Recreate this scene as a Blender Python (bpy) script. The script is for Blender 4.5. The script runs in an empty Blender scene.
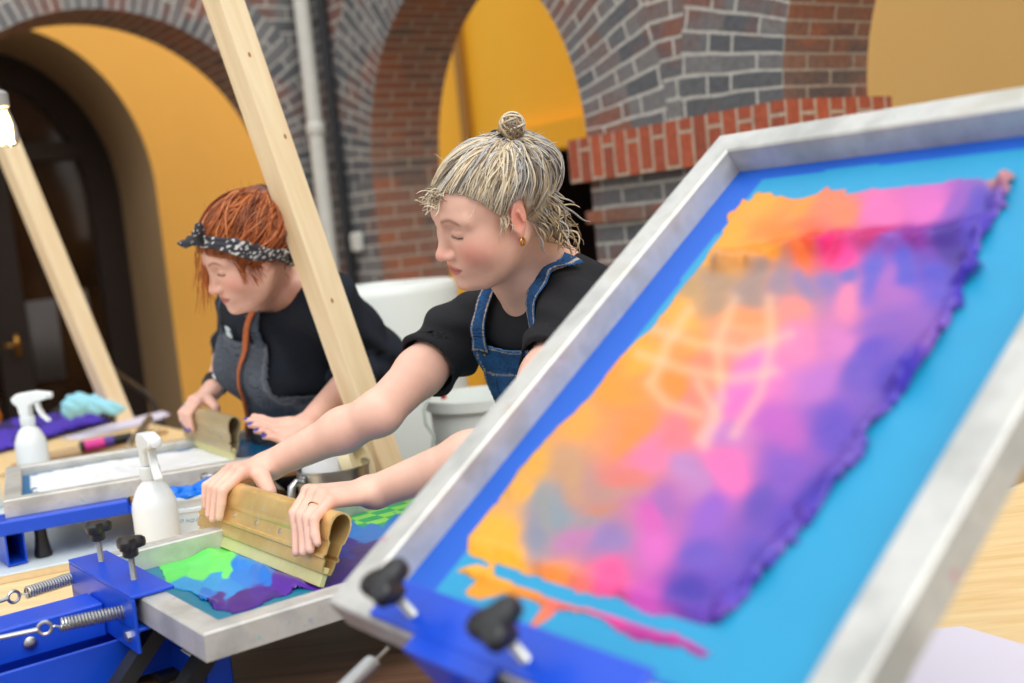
import bpy, math, random
import numpy as np
from mathutils import Matrix, Vector
# ---------------------------------------------------------------- camera
FPX = 1150.0; CZ = 1.45
PITCH = math.atan(116.5/FPX); ROLL = math.radians(5.7)
_f = np.array([0, math.cos(PITCH), -math.sin(PITCH)]); _u = np.array([0, math.sin(PITCH), math.cos(PITCH)]); _r = np.array([1., 0, 0])
CR = _r*math.cos(ROLL) - _u*math.sin(ROLL); CU = _r*math.sin(ROLL) + _u*math.cos(ROLL); CC = np.array([0, 0, CZ])
scene = bpy.context.scene
COL = scene.collection
cam_d = bpy.data.cameras.new('camera'); cam = bpy.data.objects.new('camera', cam_d); COL.objects.link(cam); scene.camera = cam
cam.matrix_world = Matrix(((CR[0], CU[0], -_f[0], 0), (CR[1], CU[1], -_f[1], 0), (CR[2], CU[2], -_f[2], CZ), (0, 0, 0, 1)))
cam_d.sensor_width = 36.0; cam_d.lens = FPX*36/1024
cam_d.clip_start = .05; cam_d.clip_end = 200
cam_d.dof.use_dof = True; cam_d.dof.focus_distance = 1.83; cam_d.dof.aperture_fstop = 2.5
# ---------------------------------------------------------------- sky, sun, exposure
world = bpy.data.worlds.new('world'); scene.world = world; world.use_nodes = True
wn = world.node_tree; wn.nodes.clear()
w_out = wn.nodes.new('ShaderNodeOutputWorld'); w_bg = wn.nodes.new('ShaderNodeBackground')
w_tc = wn.nodes.new('ShaderNodeTexCoord'); w_sep = wn.nodes.new('ShaderNodeSeparateXYZ'); w_rmp = wn.nodes.new('ShaderNodeValToRGB')
wn.links.new(w_tc.outputs['Generated'], w_sep.inputs[0]); wn.links.new(w_sep.outputs['Z'], w_rmp.inputs[0])
e = w_rmp.color_ramp.elements
e[0].position = 0.0; e[0].color = (.52, .50, .47, 1); e[1].position = .55; e[1].color = (.93, .97, 1.0, 1)
wn.links.new(w_rmp.outputs[0], w_bg.inputs['Color']); wn.links.new(w_bg.outputs[0], w_out.inputs[0])
w_bg.inputs['Strength'].default_value = 1.15
sun_d = bpy.data.lights.new('sun', 'SUN'); sun = bpy.data.objects.new('sun', sun_d); COL.objects.link(sun)
sun_d.energy = 1.5; sun_d.angle = math.radians(45); sun_d.color = (1.0, .96, .90)
sun.rotation_euler = Vector((-.25, .62, -.9)).to_track_quat('-Z', 'Y').to_euler()
sun.location = (1, -2, 5)
vs = scene.view_settings
vs.view_transform = 'Standard'; vs.look = 'None'; vs.gamma = 1.0; vs.use_curve_mapping = False; vs.exposure = 0.32
# ---------------------------------------------------------------- measuring helpers (photo pixel -> point in the place)
def P(x, y, d): return CC + d*(_f + CR*(x-512)/FPX - CU*(y-341.5)/FPX)
def ray(x, y): return _f + CR*(x-512)/FPX - CU*(y-341.5)/FPX
def Zp(x, y, z):
    v = ray(x, y); return CC + v*((z-CZ)/v[2])
def onplane(x, y, p0, n):
    v = ray(x, y); return CC + v*(np.dot(p0-CC, n)/np.dot(v, n))
def proj(p):
    q = np.asarray(p, float)-CC; d = q@_f
    return 512+FPX*(q@CR)/d, 341.5-FPX*(q@CU)/d, d
def unit(v):
    v = np.asarray(v, float); return v/np.linalg.norm(v)
def lin(c):
    c = np.asarray(c, float)/255.; return np.where(c <= .04045, c/12.92, ((c+.055)/1.055)**2.4)
def srgb(r, g, b): return tuple(float(t) for t in lin((r, g, b)))
EX = np.array([math.cos(math.radians(37)), math.sin(math.radians(37)), 0]); EY = np.array([-EX[1], EX[0], 0]); EZ = np.array([0, 0, 1.])
rng = np.random.RandomState(7)
def frame(o, x, y, z): 
    m = np.eye(4); m[:3, 0] = x; m[:3, 1] = y; m[:3, 2] = z; m[:3, 3] = o; return m
def tf(m, p): p = np.asarray(p, float); return p@m[:3, :3].T + m[:3, 3]
# ---------------------------------------------------------------- noise
def _hash(ix, iy, iz):
    h = (ix*374761393 + iy*668265263 + iz*2147483647 + 1013904223) & 0xffffffff
    h = ((h ^ (h >> 13))*1274126177) & 0xffffffff
    h = (h ^ (h >> 16)) & 0xffffff
    return h/float(0xffffff)
def vnoise(p):
    p = np.asarray(p, float); i = np.floor(p).astype(np.int64); f = p-i; f = f*f*(3-2*f); r = 0
    for dx in (0, 1):
        for dy in (0, 1):
            for dz in (0, 1):
                w = (f[..., 0] if dx else 1-f[..., 0])*(f[..., 1] if dy else 1-f[..., 1])*(f[..., 2] if dz else 1-f[..., 2])
                r = r + w*_hash(i[..., 0]+dx, i[..., 1]+dy, i[..., 2]+dz)
    return r*2-1
def fbm(p, o=3):
    p = np.asarray(p, float); return sum(vnoise(p*2**k+17.3*k)/2**k for k in range(o))
# ---------------------------------------------------------------- mesh builder
class MB:
    def __init__(s): s.v = []; s.f = []; s.uv = {}; s.n = 0; s.c = []; s.hascol = False
    def add(s, V, F, col=None, uvs=None):
        V = np.asarray(V, float).reshape(-1, 3); s.v.append(V)
        base = s.n; s.f += [tuple(int(i)+base for i in f) for f in F]; s.n += len(V)
        if col is not None: s.hascol = True
        c = np.ones((len(V), 3)) if col is None else np.broadcast_to(np.asarray(col, float), (len(V), 3))
        s.c.append(c)
        if uvs is not None:
            k0 = len(s.f)-len(F)
            for i, u in enumerate(uvs): s.uv[k0+i] = u
        return s
    def box(s, lo, hi, m=None, bev=0, col=None):
        lo = np.asarray(lo, float); hi = np.asarray(hi, float); b = min(bev, .49*float((hi-lo).min()))
        if b <= 0:
            V = np.array([[x, y, z] for x in (lo[0], hi[0]) for y in (lo[1], hi[1]) for z in (lo[2], hi[2])])
            F = [(0, 1, 3, 2), (4, 6, 7, 5), (0, 4, 5, 1), (2, 3, 7, 6), (0, 2, 6, 4), (1, 5, 7, 3)]
        else:
            V = []; idx = {}
            for sx in (0, 1):
                for sy in (0, 1):
                    for sz in (0, 1):
                        c = np.array([(lo, hi)[sx][0], (lo, hi)[sy][1], (lo, hi)[sz][2]]); d = np.array([b*(1-2*sx), b*(1-2*sy), b*(1-2*sz)])
                        for a in range(3):
                            q = c+d; q[a] = c[a]; idx[(sx, sy, sz, a)] = len(V); V.append(q)
            F = []
            for a in range(3):
                o = [k for k in range(3) if k != a]
                for sd in (0, 1):
                    q = []
                    for (p, r) in ((0, 0), (1, 0), (1, 1), (0, 1)):
                        t = [0, 0, 0]; t[a] = sd; t[o[0]] = p; t[o[1]] = r; q.append(idx[(*t, a)])
                    if (sd == 0) != (a == 1): q = q[::-1]
                    F.append(tuple(q))
                for p in (0, 1):
                    for r in (0, 1):
                        t0 = [0, 0, 0]; t0[o[0]] = p; t0[o[1]] = r; t1 = list(t0); t1[a] = 1
                        q = [idx[(*t0, o[0])], idx[(*t1, o[0])], idx[(*t1, o[1])], idx[(*t0, o[1])]]
                        F.append(tuple(q))
            for sx in (0, 1):
                for sy in (0, 1):
                    for sz in (0, 1): F.append(tuple(idx[(sx, sy, sz, a)] for a in range(3)))
            V = np.array(V); ctr = (lo+hi)/2; G = []
            for f in F:
                p = V[list(f)]; n = np.cross(p[1]-p[0], p[2]-p[0])
                G.append(f if n@(p.mean(0)-ctr) > 0 else f[::-1])
            F = G
        if m is not None: V = tf(m, V)
        return s.add(V, F, col)
    def tube(s, pts, r, n=10, cap=True, col=None, closed=False, flat=None):
        pts = np.asarray(pts, float); m = len(pts); r = np.broadcast_to(np.asarray(r, float), (m,))
        t = np.gradient(pts, axis=0)
        if closed: t = np.roll(pts, -1, 0)-np.roll(pts, 1, 0)
        t /= np.linalg.norm(t, axis=1)[:, None]+1e-12
        a = np.array([0, 0, 1.]) if abs(t[0][2]) < .9 else np.array([1., 0, 0])
        u = unit(np.cross(t[0], a)); V = []
        th = np.linspace(0, 2*math.pi, n, endpoint=False)
        for i in range(m):
            u = u - t[i]*(u@t[i]); u /= np.linalg.norm(u)+1e-12; w = np.cross(t[i], u)
            V.append(pts[i] + r[i]*(np.cos(th)[:, None]*u + np.sin(th)[:, None]*w))
        V = np.concatenate(V); F = []
        k = m if closed else m-1
        for i in range(k):
            j = (i+1) % m
            for q in range(n):
                F.append((i*n+q, i*n+(q+1) % n, j*n+(q+1) % n, j*n+q))
        if cap and not closed: F += [tuple(range(n))[::-1], tuple(range((m-1)*n, m*n))]
        return s.add(V, F, col)
    def lathe(s, prof, o=(0, 0, 0), n=32, m=None, col=None, sx=1, sy=1):
        prof = np.asarray(prof, float); th = np.linspace(0, 2*math.pi, n, endpoint=False); V = []
        for r, z in prof: V.append(np.c_[r*np.cos(th)*sx, r*np.sin(th)*sy, np.full(n, z)])
        V = np.concatenate(V)+np.asarray(o, float); F = []
        for i in range(len(prof)-1):
            for q in range(n): F.append((i*n+q, i*n+(q+1) % n, (i+1)*n+(q+1) % n, (i+1)*n+q))
        F += [tuple(range(n))[::-1], tuple(range((len(prof)-1)*n, len(prof)*n))]
        if m is not None: V = tf(m, V)
        return s.add(V, F, col)
    def prism(s, poly, z0, z1, m=None, col=None):
        poly = np.asarray(poly, float); n = len(poly)
        V = np.r_[np.c_[poly, np.full(n, z0)], np.c_[poly, np.full(n, z1)]]
        if m is not None: V = tf(m, V)
        F = [tuple(range(n))[::-1], tuple(range(n, 2*n))]+[(i, (i+1) % n, n+(i+1) % n, n+i) for i in range(n)]
        return s.add(V, F, col)
    def quad(s, pts, uv=None, col=None): return s.add(pts, [(0, 1, 2, 3)], col, None if uv is None else [uv])
ROOTM = {}
def link_mesh(name, V, F, mat, parent=None, smooth=False, col=None, uv=None):
    V = np.asarray(V, float)
    if parent is not None:
        V = tf(np.linalg.inv(ROOTM[parent.name]), V)
        origin = None
    me = bpy.data.meshes.new(name); me.from_pydata(V.tolist(), [], F); me.update()
    if mat: me.materials.append(mat)
    if smooth: me.polygons.foreach_set('use_smooth', [True]*len(me.polygons))
    if smooth == 'auto':
        try: me.set_sharp_from_angle(angle=math.radians(35))
        except Exception: pass
    if col is not None:
        at = me.color_attributes.new('Col', 'FLOAT_COLOR', 'POINT')
        at.data.foreach_set('color', np.c_[col, np.ones(len(col))].astype(np.float32).ravel())
    if uv:
        ul = me.uv_layers.new(name='UVMap')
        for pi, us in uv.items():
            p = me.polygons[pi]
            for k, li in enumerate(p.loop_indices): ul.data[li].uv = us[k]
    o = bpy.data.objects.new(name, me); COL.objects.link(o)
    if parent is not None:
        o.parent = parent; ROOTM[o.name] = ROOTM[parent.name]
    else: ROOTM[o.name] = np.eye(4)
    return o
def obj(name, mb, mat, parent=None, smooth='auto'):
    V = np.concatenate(mb.v); c = np.concatenate(mb.c) if mb.hascol else None
    return link_mesh(name, V, mb.f, mat, parent, smooth, c, mb.uv)
def tag(o, label=None, cat=None, group=None, kind=None):
    if label: o['label'] = label
    if cat: o['category'] = cat
    if group: o['group'] = group
    if kind: o['kind'] = kind
    return o
def thing(name, loc, label, cat, group=None, axes=None):
    o = bpy.data.objects.new(name, None); COL.objects.link(o); o.empty_display_size = .05
    m = np.eye(4); m[:3, 3] = loc
    if axes is not None: m[:3, :3] = np.array(axes).T
    o.matrix_world = Matrix(m.tolist()); ROOTM[o.name] = m
    return tag(o, label, cat, group)
def single(name, mb, mat, label, cat, group=None, smooth='auto'):
    """a thing that is one mesh: origin moved to its base"""
    V = np.concatenate(mb.v); b = V.mean(0); b[2] = V[:, 2].min()
    c = np.concatenate(mb.c) if mb.hascol else None
    o = link_mesh(name, V-b, mb.f, mat, None, smooth, c, mb.uv); o.location = b
    m = np.eye(4); m[:3, 3] = b; ROOTM[o.name] = m
    return tag(o, label, cat, group)
def struct(name, mb, mat, smooth='auto', parent=None):
    o = obj(name, mb, mat, parent, smooth); o['kind'] = 'structure'; return o
# ---------------------------------------------------------------- materials
MATS = {}
class NT:
    def __init__(s, name):
        s.m = bpy.data.materials.new(name); s.m.use_nodes = True; s.t = s.m.node_tree; s.b = s.t.nodes['Principled BSDF']
    def n(s, typ, **k):
        q = s.t.nodes.new(typ)
        for a, v in k.items(): setattr(q, a, v)
        return q
    def l(s, a, b): s.t.links.new(a, b)
    def noise(s, scale, detail=3, vec=None, rough=.55, dist=0):
        q = s.n('ShaderNodeTexNoise'); q.inputs['Scale'].default_value = scale; q.inputs['Detail'].default_value = detail; q.inputs['Roughness'].default_value = rough; q.inputs['Distortion'].default_value = dist
        if vec is not None: s.l(vec, q.inputs['Vector'])
        return q
    def ramp(s, src, stops):
        q = s.n('ShaderNodeValToRGB'); s.l(src, q.inputs[0]); el = q.color_ramp.elements
        while len(el) < len(stops): el.new(.5)
        for i, (p, c) in enumerate(stops): el[i].position = p; el[i].color = (*c[:3], 1)
        return q
    def mix(s, fac, a, b, mode='MIX'):
        q = s.n('ShaderNodeMix', data_type='RGBA', blend_type=mode)
        for v, i in ((fac, 0), (a, 6), (b, 7)):
            if hasattr(v, 'is_linked'): s.l(v, q.inputs[i])
            else: q.inputs[i].default_value = v if i == 0 else (*v[:3], 1)
        return q.outputs[2]
    def bump(s, h, strength=.3, dist=.002):
        q = s.n('ShaderNodeBump'); q.inputs['Strength'].default_value = strength; q.inputs['Distance'].default_value = dist
        s.l(h, q.inputs['Height']); s.l(q.outputs[0], s.b.inputs['Normal']); return q
    def obj(s, scale=None):
        tc = s.n('ShaderNodeTexCoord'); 
        if scale is None: return tc.outputs['Object']
        mp = s.n('ShaderNodeMapping'); mp.inputs['Scale'].default_value = scale; s.l(tc.outputs['Object'], mp.inputs[0]); return mp.outputs[0]
    def set(s, **k):
        for a, v in k.items():
            s.b.inputs[{'rough': 'Roughness', 'metal': 'Metallic', 'spec': 'Specular IOR Level', 'coat': 'Coat Weight', 'trans': 'Transmission Weight', 'sss': 'Subsurface Weight', 'sheen': 'Sheen Weight', 'ior': 'IOR', 'alpha': 'Alpha'}[a]].default_value = v
        return s
def mat(name, c, rough=.5, metal=0, var=.12, vs=20, bump=0, bs=60, bd=.001, stretch=None, **k):
    """base colour with a slight procedural unevenness"""
    if name in MATS: return MATS[name]
    t = NT(name); c = np.array(c); co = t.obj(stretch)
    nz = t.noise(vs, 4, co); t.l(t.mix(nz.outputs[0], c*(1-var), np.minimum(c*(1+var), 1)), t.b.inputs['Base Color'])
    t.set(rough=rough, metal=metal, **k)
    if bump: t.bump(t.noise(bs, 4, co).outputs[0], bump, bd)
    MATS[name] = t.m; return t.m
def mat_col(name, rough=.5, var=.06, vs=40, bump=0, bs=120, bd=.001, stretch=None, **k):
    """colour read from the vertices, times slight noise"""
    if name in MATS: return MATS[name]
    t = NT(name); at = t.n('ShaderNodeAttribute', attribute_name='Col'); co = t.obj(stretch)
    nz = t.noise(vs, 4, co); r = t.ramp(nz.outputs[0], [(.25, (1-var,)*3), (.75, (1+var,)*3)])
    t.l(t.mix(1.0, at.outputs['Color'], r.outputs[0], 'MULTIPLY'), t.b.inputs['Base Color']); t.set(rough=rough, **k)
    if bump: t.bump(t.noise(bs, 3, co).outputs[0], bump, bd)
    MATS[name] = t.m; return t.m
def mat_brick(name, reds, mortar, ca, cb, cred):
    t = NT(name); tc = t.n('ShaderNodeTexCoord'); br = t.n('ShaderNodeTexBrick')
    nz0 = t.noise(9, 2, tc.outputs['UV']); 
    wob = t.n('ShaderNodeMix', data_type='VECTOR'); wob.inputs[0].default_value = .006
    t.l(tc.outputs['UV'], wob.inputs[4]); t.l(nz0.outputs['Color'], wob.inputs[5]); t.l(wob.outputs[1], br.inputs['Vector'])
    br.inputs['Scale'].default_value = 1; br.inputs['Brick Width'].default_value = .21; br.inputs['Row Height'].default_value = .064
    br.inputs['Mortar Size'].default_value = .0062; br.inputs['Mortar Smooth'].default_value = .25; br.inputs['Bias'].default_value = -.1
    br.inputs['Color1'].default_value = (*ca, 1); br.inputs['Color2'].default_value = (*cb, 1); br.inputs['Mortar'].default_value = (*mortar, 1)
    n1 = t.noise(2.2, 3, tc.outputs['UV']); n2 = t.noise(45, 4, tc.outputs['UV'])
    mask = t.ramp(n1.outputs[0], [(.62-reds*.5, (0, 0, 0)), (.74-reds*.5, (1, 1, 1))])
    br2 = t.n('ShaderNodeTexBrick'); t.l(wob.outputs[1], br2.inputs['Vector'])
    for k in ('Scale', 'Brick Width', 'Row Height', 'Mortar Size', 'Mortar Smooth'): br2.inputs[k].default_value = br.inputs[k].default_value
    br2.inputs['Color1'].default_value = (*cred, 1); br2.inputs['Color2'].default_value = (*[x*.5+y*.5 for x, y in zip(ca, cred)], 1); br2.inputs['Mortar'].default_value = (*mortar, 1)
    c = t.mix(mask.outputs[0], br.outputs['Color'], br2.outputs['Color'])
    r = t.ramp(n2.outputs[0], [(.25, (.72,)*3), (.8, (1.22,)*3)])
    t.l(t.mix(1.0, c, r.outputs[0], 'MULTIPLY'), t.b.inputs['Base Color']); t.set(rough=.8)
    mx = t.n('ShaderNodeMath', operation='MULTIPLY_ADD'); t.l(br.outputs['Fac'], mx.inputs[0]); mx.inputs[1].default_value = -1; t.l(n2.outputs[0], mx.inputs[2])
    t.bump(mx.outputs[0], .6, .006); MATS[name] = t.m; return t.m
def mat_wood(name, c1, c2, scale=(2, 30, 30), rough=.55, knots=True):
    t = NT(name); co = t.obj(scale); n1 = t.noise(1.6, 5, co, .6, .6)
    r = t.ramp(n1.outputs[0], [(.3, c1), (.5, tuple((a+b)/2 for a, b in zip(c1, c2))), (.72, c2)])
    t.l(r.outputs[0], t.b.inputs['Base Color']); t.set(rough=rough); t.bump(n1.outputs[0], .15, .001); MATS[name] = t.m; return t.m
# ================================================================ THE SETTING: corner of a brick courtyard with arcades
MORT = srgb(190, 187, 180)
m_brick = mat_brick('brick_grey', .26, MORT, srgb(92, 94, 99), srgb(130, 128, 128), srgb(142, 92, 76))
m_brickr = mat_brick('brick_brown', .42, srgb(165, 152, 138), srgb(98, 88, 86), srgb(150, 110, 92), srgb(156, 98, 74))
m_brickp = mat_brick('brick_red', 1.0, srgb(190, 170, 150), srgb(122, 66, 54), srgb(140, 74, 58), srgb(186, 92, 62))
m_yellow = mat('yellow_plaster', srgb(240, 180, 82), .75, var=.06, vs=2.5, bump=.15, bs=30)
m_yellow2 = mat('deep_yellow_plaster', srgb(238, 172, 14), .7, var=.05, vs=2.5)
m_ochre = mat('pale_ochre_plaster', srgb(250, 204, 126), .8, var=.05, vs=2)
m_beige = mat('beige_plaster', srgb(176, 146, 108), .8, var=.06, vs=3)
m_dark = mat('dark_brown_paint', srgb(44, 34, 30), .4, var=.2)
UR = unit([782, -1150, 0]); WL = np.array([UR[1], -UR[0], 0]);
if WL[0] > 0: WL = -WL
KC = P(327, 200, 5.9); KC[2] = 0
def bg(p, q, z): return KC + UR*p + WL*q + EZ*z
def s_on(px, py, axis, off=0.):
    """where the photo ray meets the wall plane; axis 'p' = along right wall (q=off), 'q' = along left wall (p=off)"""
    v = ray(px, py); n = WL if axis == 'p' else UR
    t = np.dot((KC+n*off)-CC, n)/np.dot(v, n); h = CC+v*t - KC
    return (h@UR if axis == 'p' else h@WL), h[2]
ZI = 1.725   # top of the impost, centre height of the arches
ZT = 4.2; TH = .38
def arch_wall(name, axis, s0, s1, arches, mface, mring, msoff, ring=.27, ring2=.20):
    """wall face with round arches; arches = [(centre, radius)]"""
    g = (lambda s, d, z: bg(s, -d, z)) if axis == 'p' else (lambda s, d, z: bg(-d, s, z))
    flip = axis == 'q'
    face = MB(); rg = MB(); sf = MB()
    def q4(mb, pts, uv):
        if flip: pts = pts[::-1]; uv = uv[::-1]
        mb.quad(pts, uv)
    def rect(a, b, z0, z1): q4(face, [g(a, 0, z0), g(b, 0, z0), g(b, 0, z1), g(a, 0, z1)], [(a, z0), (b, z0), (b, z1), (a, z1)])
    R2 = ring+ring2; N = 40
    edges = [s0]
    for c, r in arches: edges += [c-r, c+r]
    edges.append(s1)
    for i in range(0, len(edges), 2): rect(edges[i], edges[i+1], 0, ZI)
    e2 = [s0]
    for c, r in arches: e2 += [c-r-R2, c+r+R2]
    e2.append(s1)
    for i in range(0, len(e2), 2):
        if e2[i+1] > e2[i]: rect(e2[i], e2[i+1], ZI, ZT)
    for c, r in arches:
        th = np.linspace(math.pi, 0, N+1)
        for k in range(N):
            a, b = th[k], th[k+1]
            def pt(t, rr, d=0): return g(c+rr*math.cos(t), d, ZI+rr*math.sin(t))
            L0, L1 = (r+.3)*(math.pi-a), (r+.3)*(math.pi-b)
            for (ra, rb, uo) in ((r, r+ring, 0), (r+ring, r+R2, .11)):
                q4(rg, [pt(a, ra), pt(b, ra), pt(b, rb), pt(a, rb)], [(ra-r+uo, L0), (ra-r+uo, L1), (rb-r+uo, L1), (rb-r+uo, L0)])
            xa, xb = c+(r+R2)*math.cos(a), c+(r+R2)*math.cos(b)
            q4(face, [pt(a, r+R2), pt(b, r+R2), g(xb, 0, ZT), g(xa, 0, ZT)], [(xa, ZI+(r+R2)*math.sin(a)), (xb, ZI+(r+R2)*math.sin(b)), (xb, ZT), (xa, ZT)])
            q4(sf, [pt(a, r, TH), pt(b, r, TH), pt(b, r), pt(a, r)], [(TH, L0), (TH, L1), (0, L1), (0, L0)])
        for sg in (-1, 1):
            x = c+sg*r
            pts = [g(x, TH, 0), g(x, 0, 0), g(x, 0, ZI), g(x, TH, ZI)]; uv = [(TH, 0), (0, 0), (0, ZI), (TH, ZI)]
            if sg > 0: pts = pts[::-1]; uv = uv[::-1]
            q4(sf, pts, uv)
    # back face
    for i in range(0, len(edges), 2): face.quad([g(edges[i], TH, 0), g(edges[i+1], TH, 0), g(edges[i+1], TH, ZI), g(edges[i], TH, ZI)], [(0, 0), (1, 0), (1, 1), (0, 1)])
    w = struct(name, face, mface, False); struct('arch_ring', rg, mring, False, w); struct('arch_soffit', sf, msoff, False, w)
    return w
# left wall
qa = s_on(290, 120, 'q')[0]; qc = s_on(103, 60, 'q')[0]; rL = qc-qa
pa = s_on(367, 130, 'p')[0]; pb = s_on(586, 130, 'p')[0]; rR = (pb-pa)/2; pc2 = s_on(783, 90, 'p')[0]
print('arch', qa, qc, rL, pa, pb, rR, pc2)
arch_wall('wall_left', 'q', 0, qc+rL+2.6, [(qc, rL), ], m_brick, m_brick, m_brickr, .30, .0)
arch_wall('wall_right', 'p', 0, pc2+2*rR+1.2, [((pa+pb)/2, rR), (pc2+rR, rR)], m_brick, m_brick, m_brickr, .25, .18)
# red brick impost bands on the piers of the right wall
def band(p0, p1, z0, z1, out, mb, wrap=True):
    a, b = p0-(out if wrap else 0), p1+(out if wrap else 0)
    c = [(a, out), (b, out), (b, -TH-out), (a, -TH-out)]
    for i in range(4):
        (x0, y0), (x1, y1) = c[i], c[(i+1) % 4]; L = math.hypot(x1-x0, y1-y0)
        mb.quad([bg(x0, y0, z0), bg(x1, y1, z0), bg(x1, y1, z1), bg(x0, y0, z1)], [(z0*1.0, 0), (z0, L), (z1, L), (z1, 0)] if z1-z0 > .1 else [(0, z0), (L, z0), (L, z1), (0, z1)])
    for z, o in ((z1, 1), (z0, -1)):
        q = [bg(x, y, z) for x, y in c]; mb.quad(q if o > 0 else q[::-1], [(0, 0), (.01, 0), (.01, .01), (0, .01)])
t1 = MB(); band(pb, pc2, ZI-.15, ZI+.003, .05, t1); struct('trim_1', t1, m_brickp, False)
t1 = MB(); band(pb, pc2, ZI-.30, ZI-.255, .02, t1); struct('trim_2', t1, m_brickr, False)
# gallery behind: yellow back walls, a niche with the dark glazed door, floor
GR = TH+2.2; GL = TH+1.7
def gl(s, d, z): return bg(-d, s, z)
# left gallery back wall with arched niche
nqa, _ = s_on(164, 250, 'q', -GL); n2a, nz = s_on(60, 28, 'q', -GL)
qn, zn = s_on(-5, 30, 'q', -GL)
rN = qn - nqa; print('niche', nqa, qn, rN, nz, zn)
NR = rN; NC = nqa+NR; NZ = s_on(160, 190, 'q', -GL)[1]; NT_ = s_on(40, 25, 'q', -GL)[1]; print('NZ', NZ, NT_)
RY = NT_-NZ
def niche_wall():
    f = MB(); rv = MB(); N = 36; D = .95
    s0, s1 = -1.35, NC+NR+3
    def q(mb, a): mb.quad(a[::-1])
    q(f, [gl(s0, GL, 0), gl(NC-NR, GL, 0), gl(NC-NR, GL, ZT), gl(s0, GL, ZT)]); q(f, [gl(NC+NR, GL, 0), gl(s1, GL, 0), gl(s1, GL, ZT), gl(NC+NR, GL, ZT)])
    th = np.linspace(math.pi, 0, N+1)
    sm = 0
    for k in range(N):
        a, b = th[k], th[k+1]; xa, xb = NC+NR*math.cos(a), NC+NR*math.cos(b); za, zb = NZ+RY*math.sin(a), NZ+RY*math.sin(b)
        q(f, [gl(xa, GL, za), gl(xb, GL, zb), gl(xb, GL, ZT), gl(xa, GL, ZT)])
        q(rv, [gl(xa, GL+D, za), gl(xb, GL+D, zb), gl(xb, GL, zb), gl(xa, GL, za)])
    for sg in (-1, 1):
        x = NC+sg*NR; p = [gl(x, GL+D, 0), gl(x, GL, 0), gl(x, GL, NZ), gl(x, GL+D, NZ)]; rv.quad(p if sg > 0 else p[::-1])
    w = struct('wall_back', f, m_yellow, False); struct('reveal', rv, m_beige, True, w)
niche_wall()
# dark arched door frame, glazing and mid rail inside the niche
def arch_poly(r, ry, z0, n=28): return [(NC-r, z0)]+[(NC+r*math.cos(t), NZ+ry*math.sin(t)) for t in np.linspace(math.pi, 0, n)]+[(NC+r, z0)]
dm = NT('dark_glass'); dm.set(rough=.08, spec=.6); nzz = dm.noise(1.3, 3, dm.obj()); dm.l(dm.ramp(nzz.outputs[0], [(.35, srgb(30, 20, 12)), (.7, srgb(74, 48, 24))]).outputs[0], dm.b.inputs['Base Color'])
dr = MB(); D0 = GL+.80; po = arch_poly(NR-.0, RY, 0); pi_ = arch_poly(NR-.2, RY-.2, .15)
n = len(po)
for k in range(n-1):
    for d0, dd in ((D0, 0),):
        dr.quad([gl(po[k][0], d0, po[k][1]), gl(po[k+1][0], d0, po[k+1][1]), gl(pi_[k+1][0], d0, pi_[k+1][1]), gl(pi_[k][0], d0, pi_[k][1])])
        dr.quad([gl(pi_[k][0], d0, pi_[k][1]), gl(pi_[k+1][0], d0, pi_[k+1][1]), gl(pi_[k+1][0], d0+.08, pi_[k+1][1]), gl(pi_[k][0], d0+.08, pi_[k][1])])
dr.quad([gl(NC-NR, D0, 0), gl(NC+NR, D0, 0), gl(NC+NR, D0, .15), gl(NC-NR, D0, .15)])
qh = s_on(14, 345, 'q', -(GL+.80))
hs, hz = qh
def slab(mb, s0, s1, z0, z1, d0, d1):
    V = [gl(s, d, z) for s in (s0, s1) for d in (d0, d1) for z in (z0, z1)]
    mb.add(V, [(0, 1, 3, 2), (4, 6, 7, 5), (0, 4, 5, 1), (2, 3, 7, 6), (0, 2, 6, 4), (1, 5, 7, 3)])
slab(dr, hs-.10, hs+.10, .1, NZ+.35, D0-.01, D0+.06)
slab(dr, NC-NR+.1, NC+NR-.1, NZ+.30, NZ+.42, D0-.01, D0+.06)
door = struct('door_1', dr, m_dark, False)
gp = MB(); pg = arch_poly(NR-.19, RY-.19, .1); gp.add([gl(x, D0+.07, z) for x, z in pg], [tuple(range(len(pg)))]); struct('glass_pane', gp, dm.m, False, door)
hd = MB(); hd.tube([gl(hs-.02, D0-.02, hz), gl(hs-.02, D0-.07, hz), gl(hs+.09, D0-.07, hz+.005)], .011, 8); hd.box((-.02, -.004, -.09), (.02, .004, .07), frame(gl(hs-.02, D0-.018, hz), WL, UR, EZ))
struct('door_handle', hd, mat('brass', srgb(190, 140, 70), .3, 1.0), True, door)
# dim room behind the glass: shelves seen through the pane
rb = MB()
# right gallery back wall with a rectangular dark doorway
lx, lz = s_on(560, 150, 'p', -GR); dx0, _ = s_on(525, 200, 'p', -GR); dx1 = dx0+1.5
ub = MB(); s0, s1 = -GL-2.5, pc2+2*rR+2.5
def gr(s, d, z): return bg(s, -d, z)
ub.quad([gr(s0, GR, 0), gr(dx0, GR, 0), gr(dx0, GR, ZT), gr(s0, GR, ZT)]); ub.quad([gr(dx1, GR, 0), gr(s1, GR, 0), gr(s1, GR, ZT), gr(dx1, GR, ZT)]); ub.quad([gr(dx0, GR, lz), gr(dx1, GR, lz), gr(dx1, GR, ZT), gr(dx0, GR, ZT)])
struct('wall_gallery', ub, m_yellow2, False)
lt = MB()
def slabr(mb, s0, s1, z0, z1, d0, d1):
    V = [gr(s, d, z) for s in (s0, s1) for d in (d0, d1) for z in (z0, z1)]
    mb.add(V, [(0, 1, 3, 2), (4, 6, 7, 5), (0, 4, 5, 1), (2, 3, 7, 6), (0, 2, 6, 4), (1, 5, 7, 3)])
slabr(lt, dx0-.12, dx1+.1, lz, lz+.2, GR-.10, GR-.001); struct('trim_3', lt, m_yellow2, False)
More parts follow.
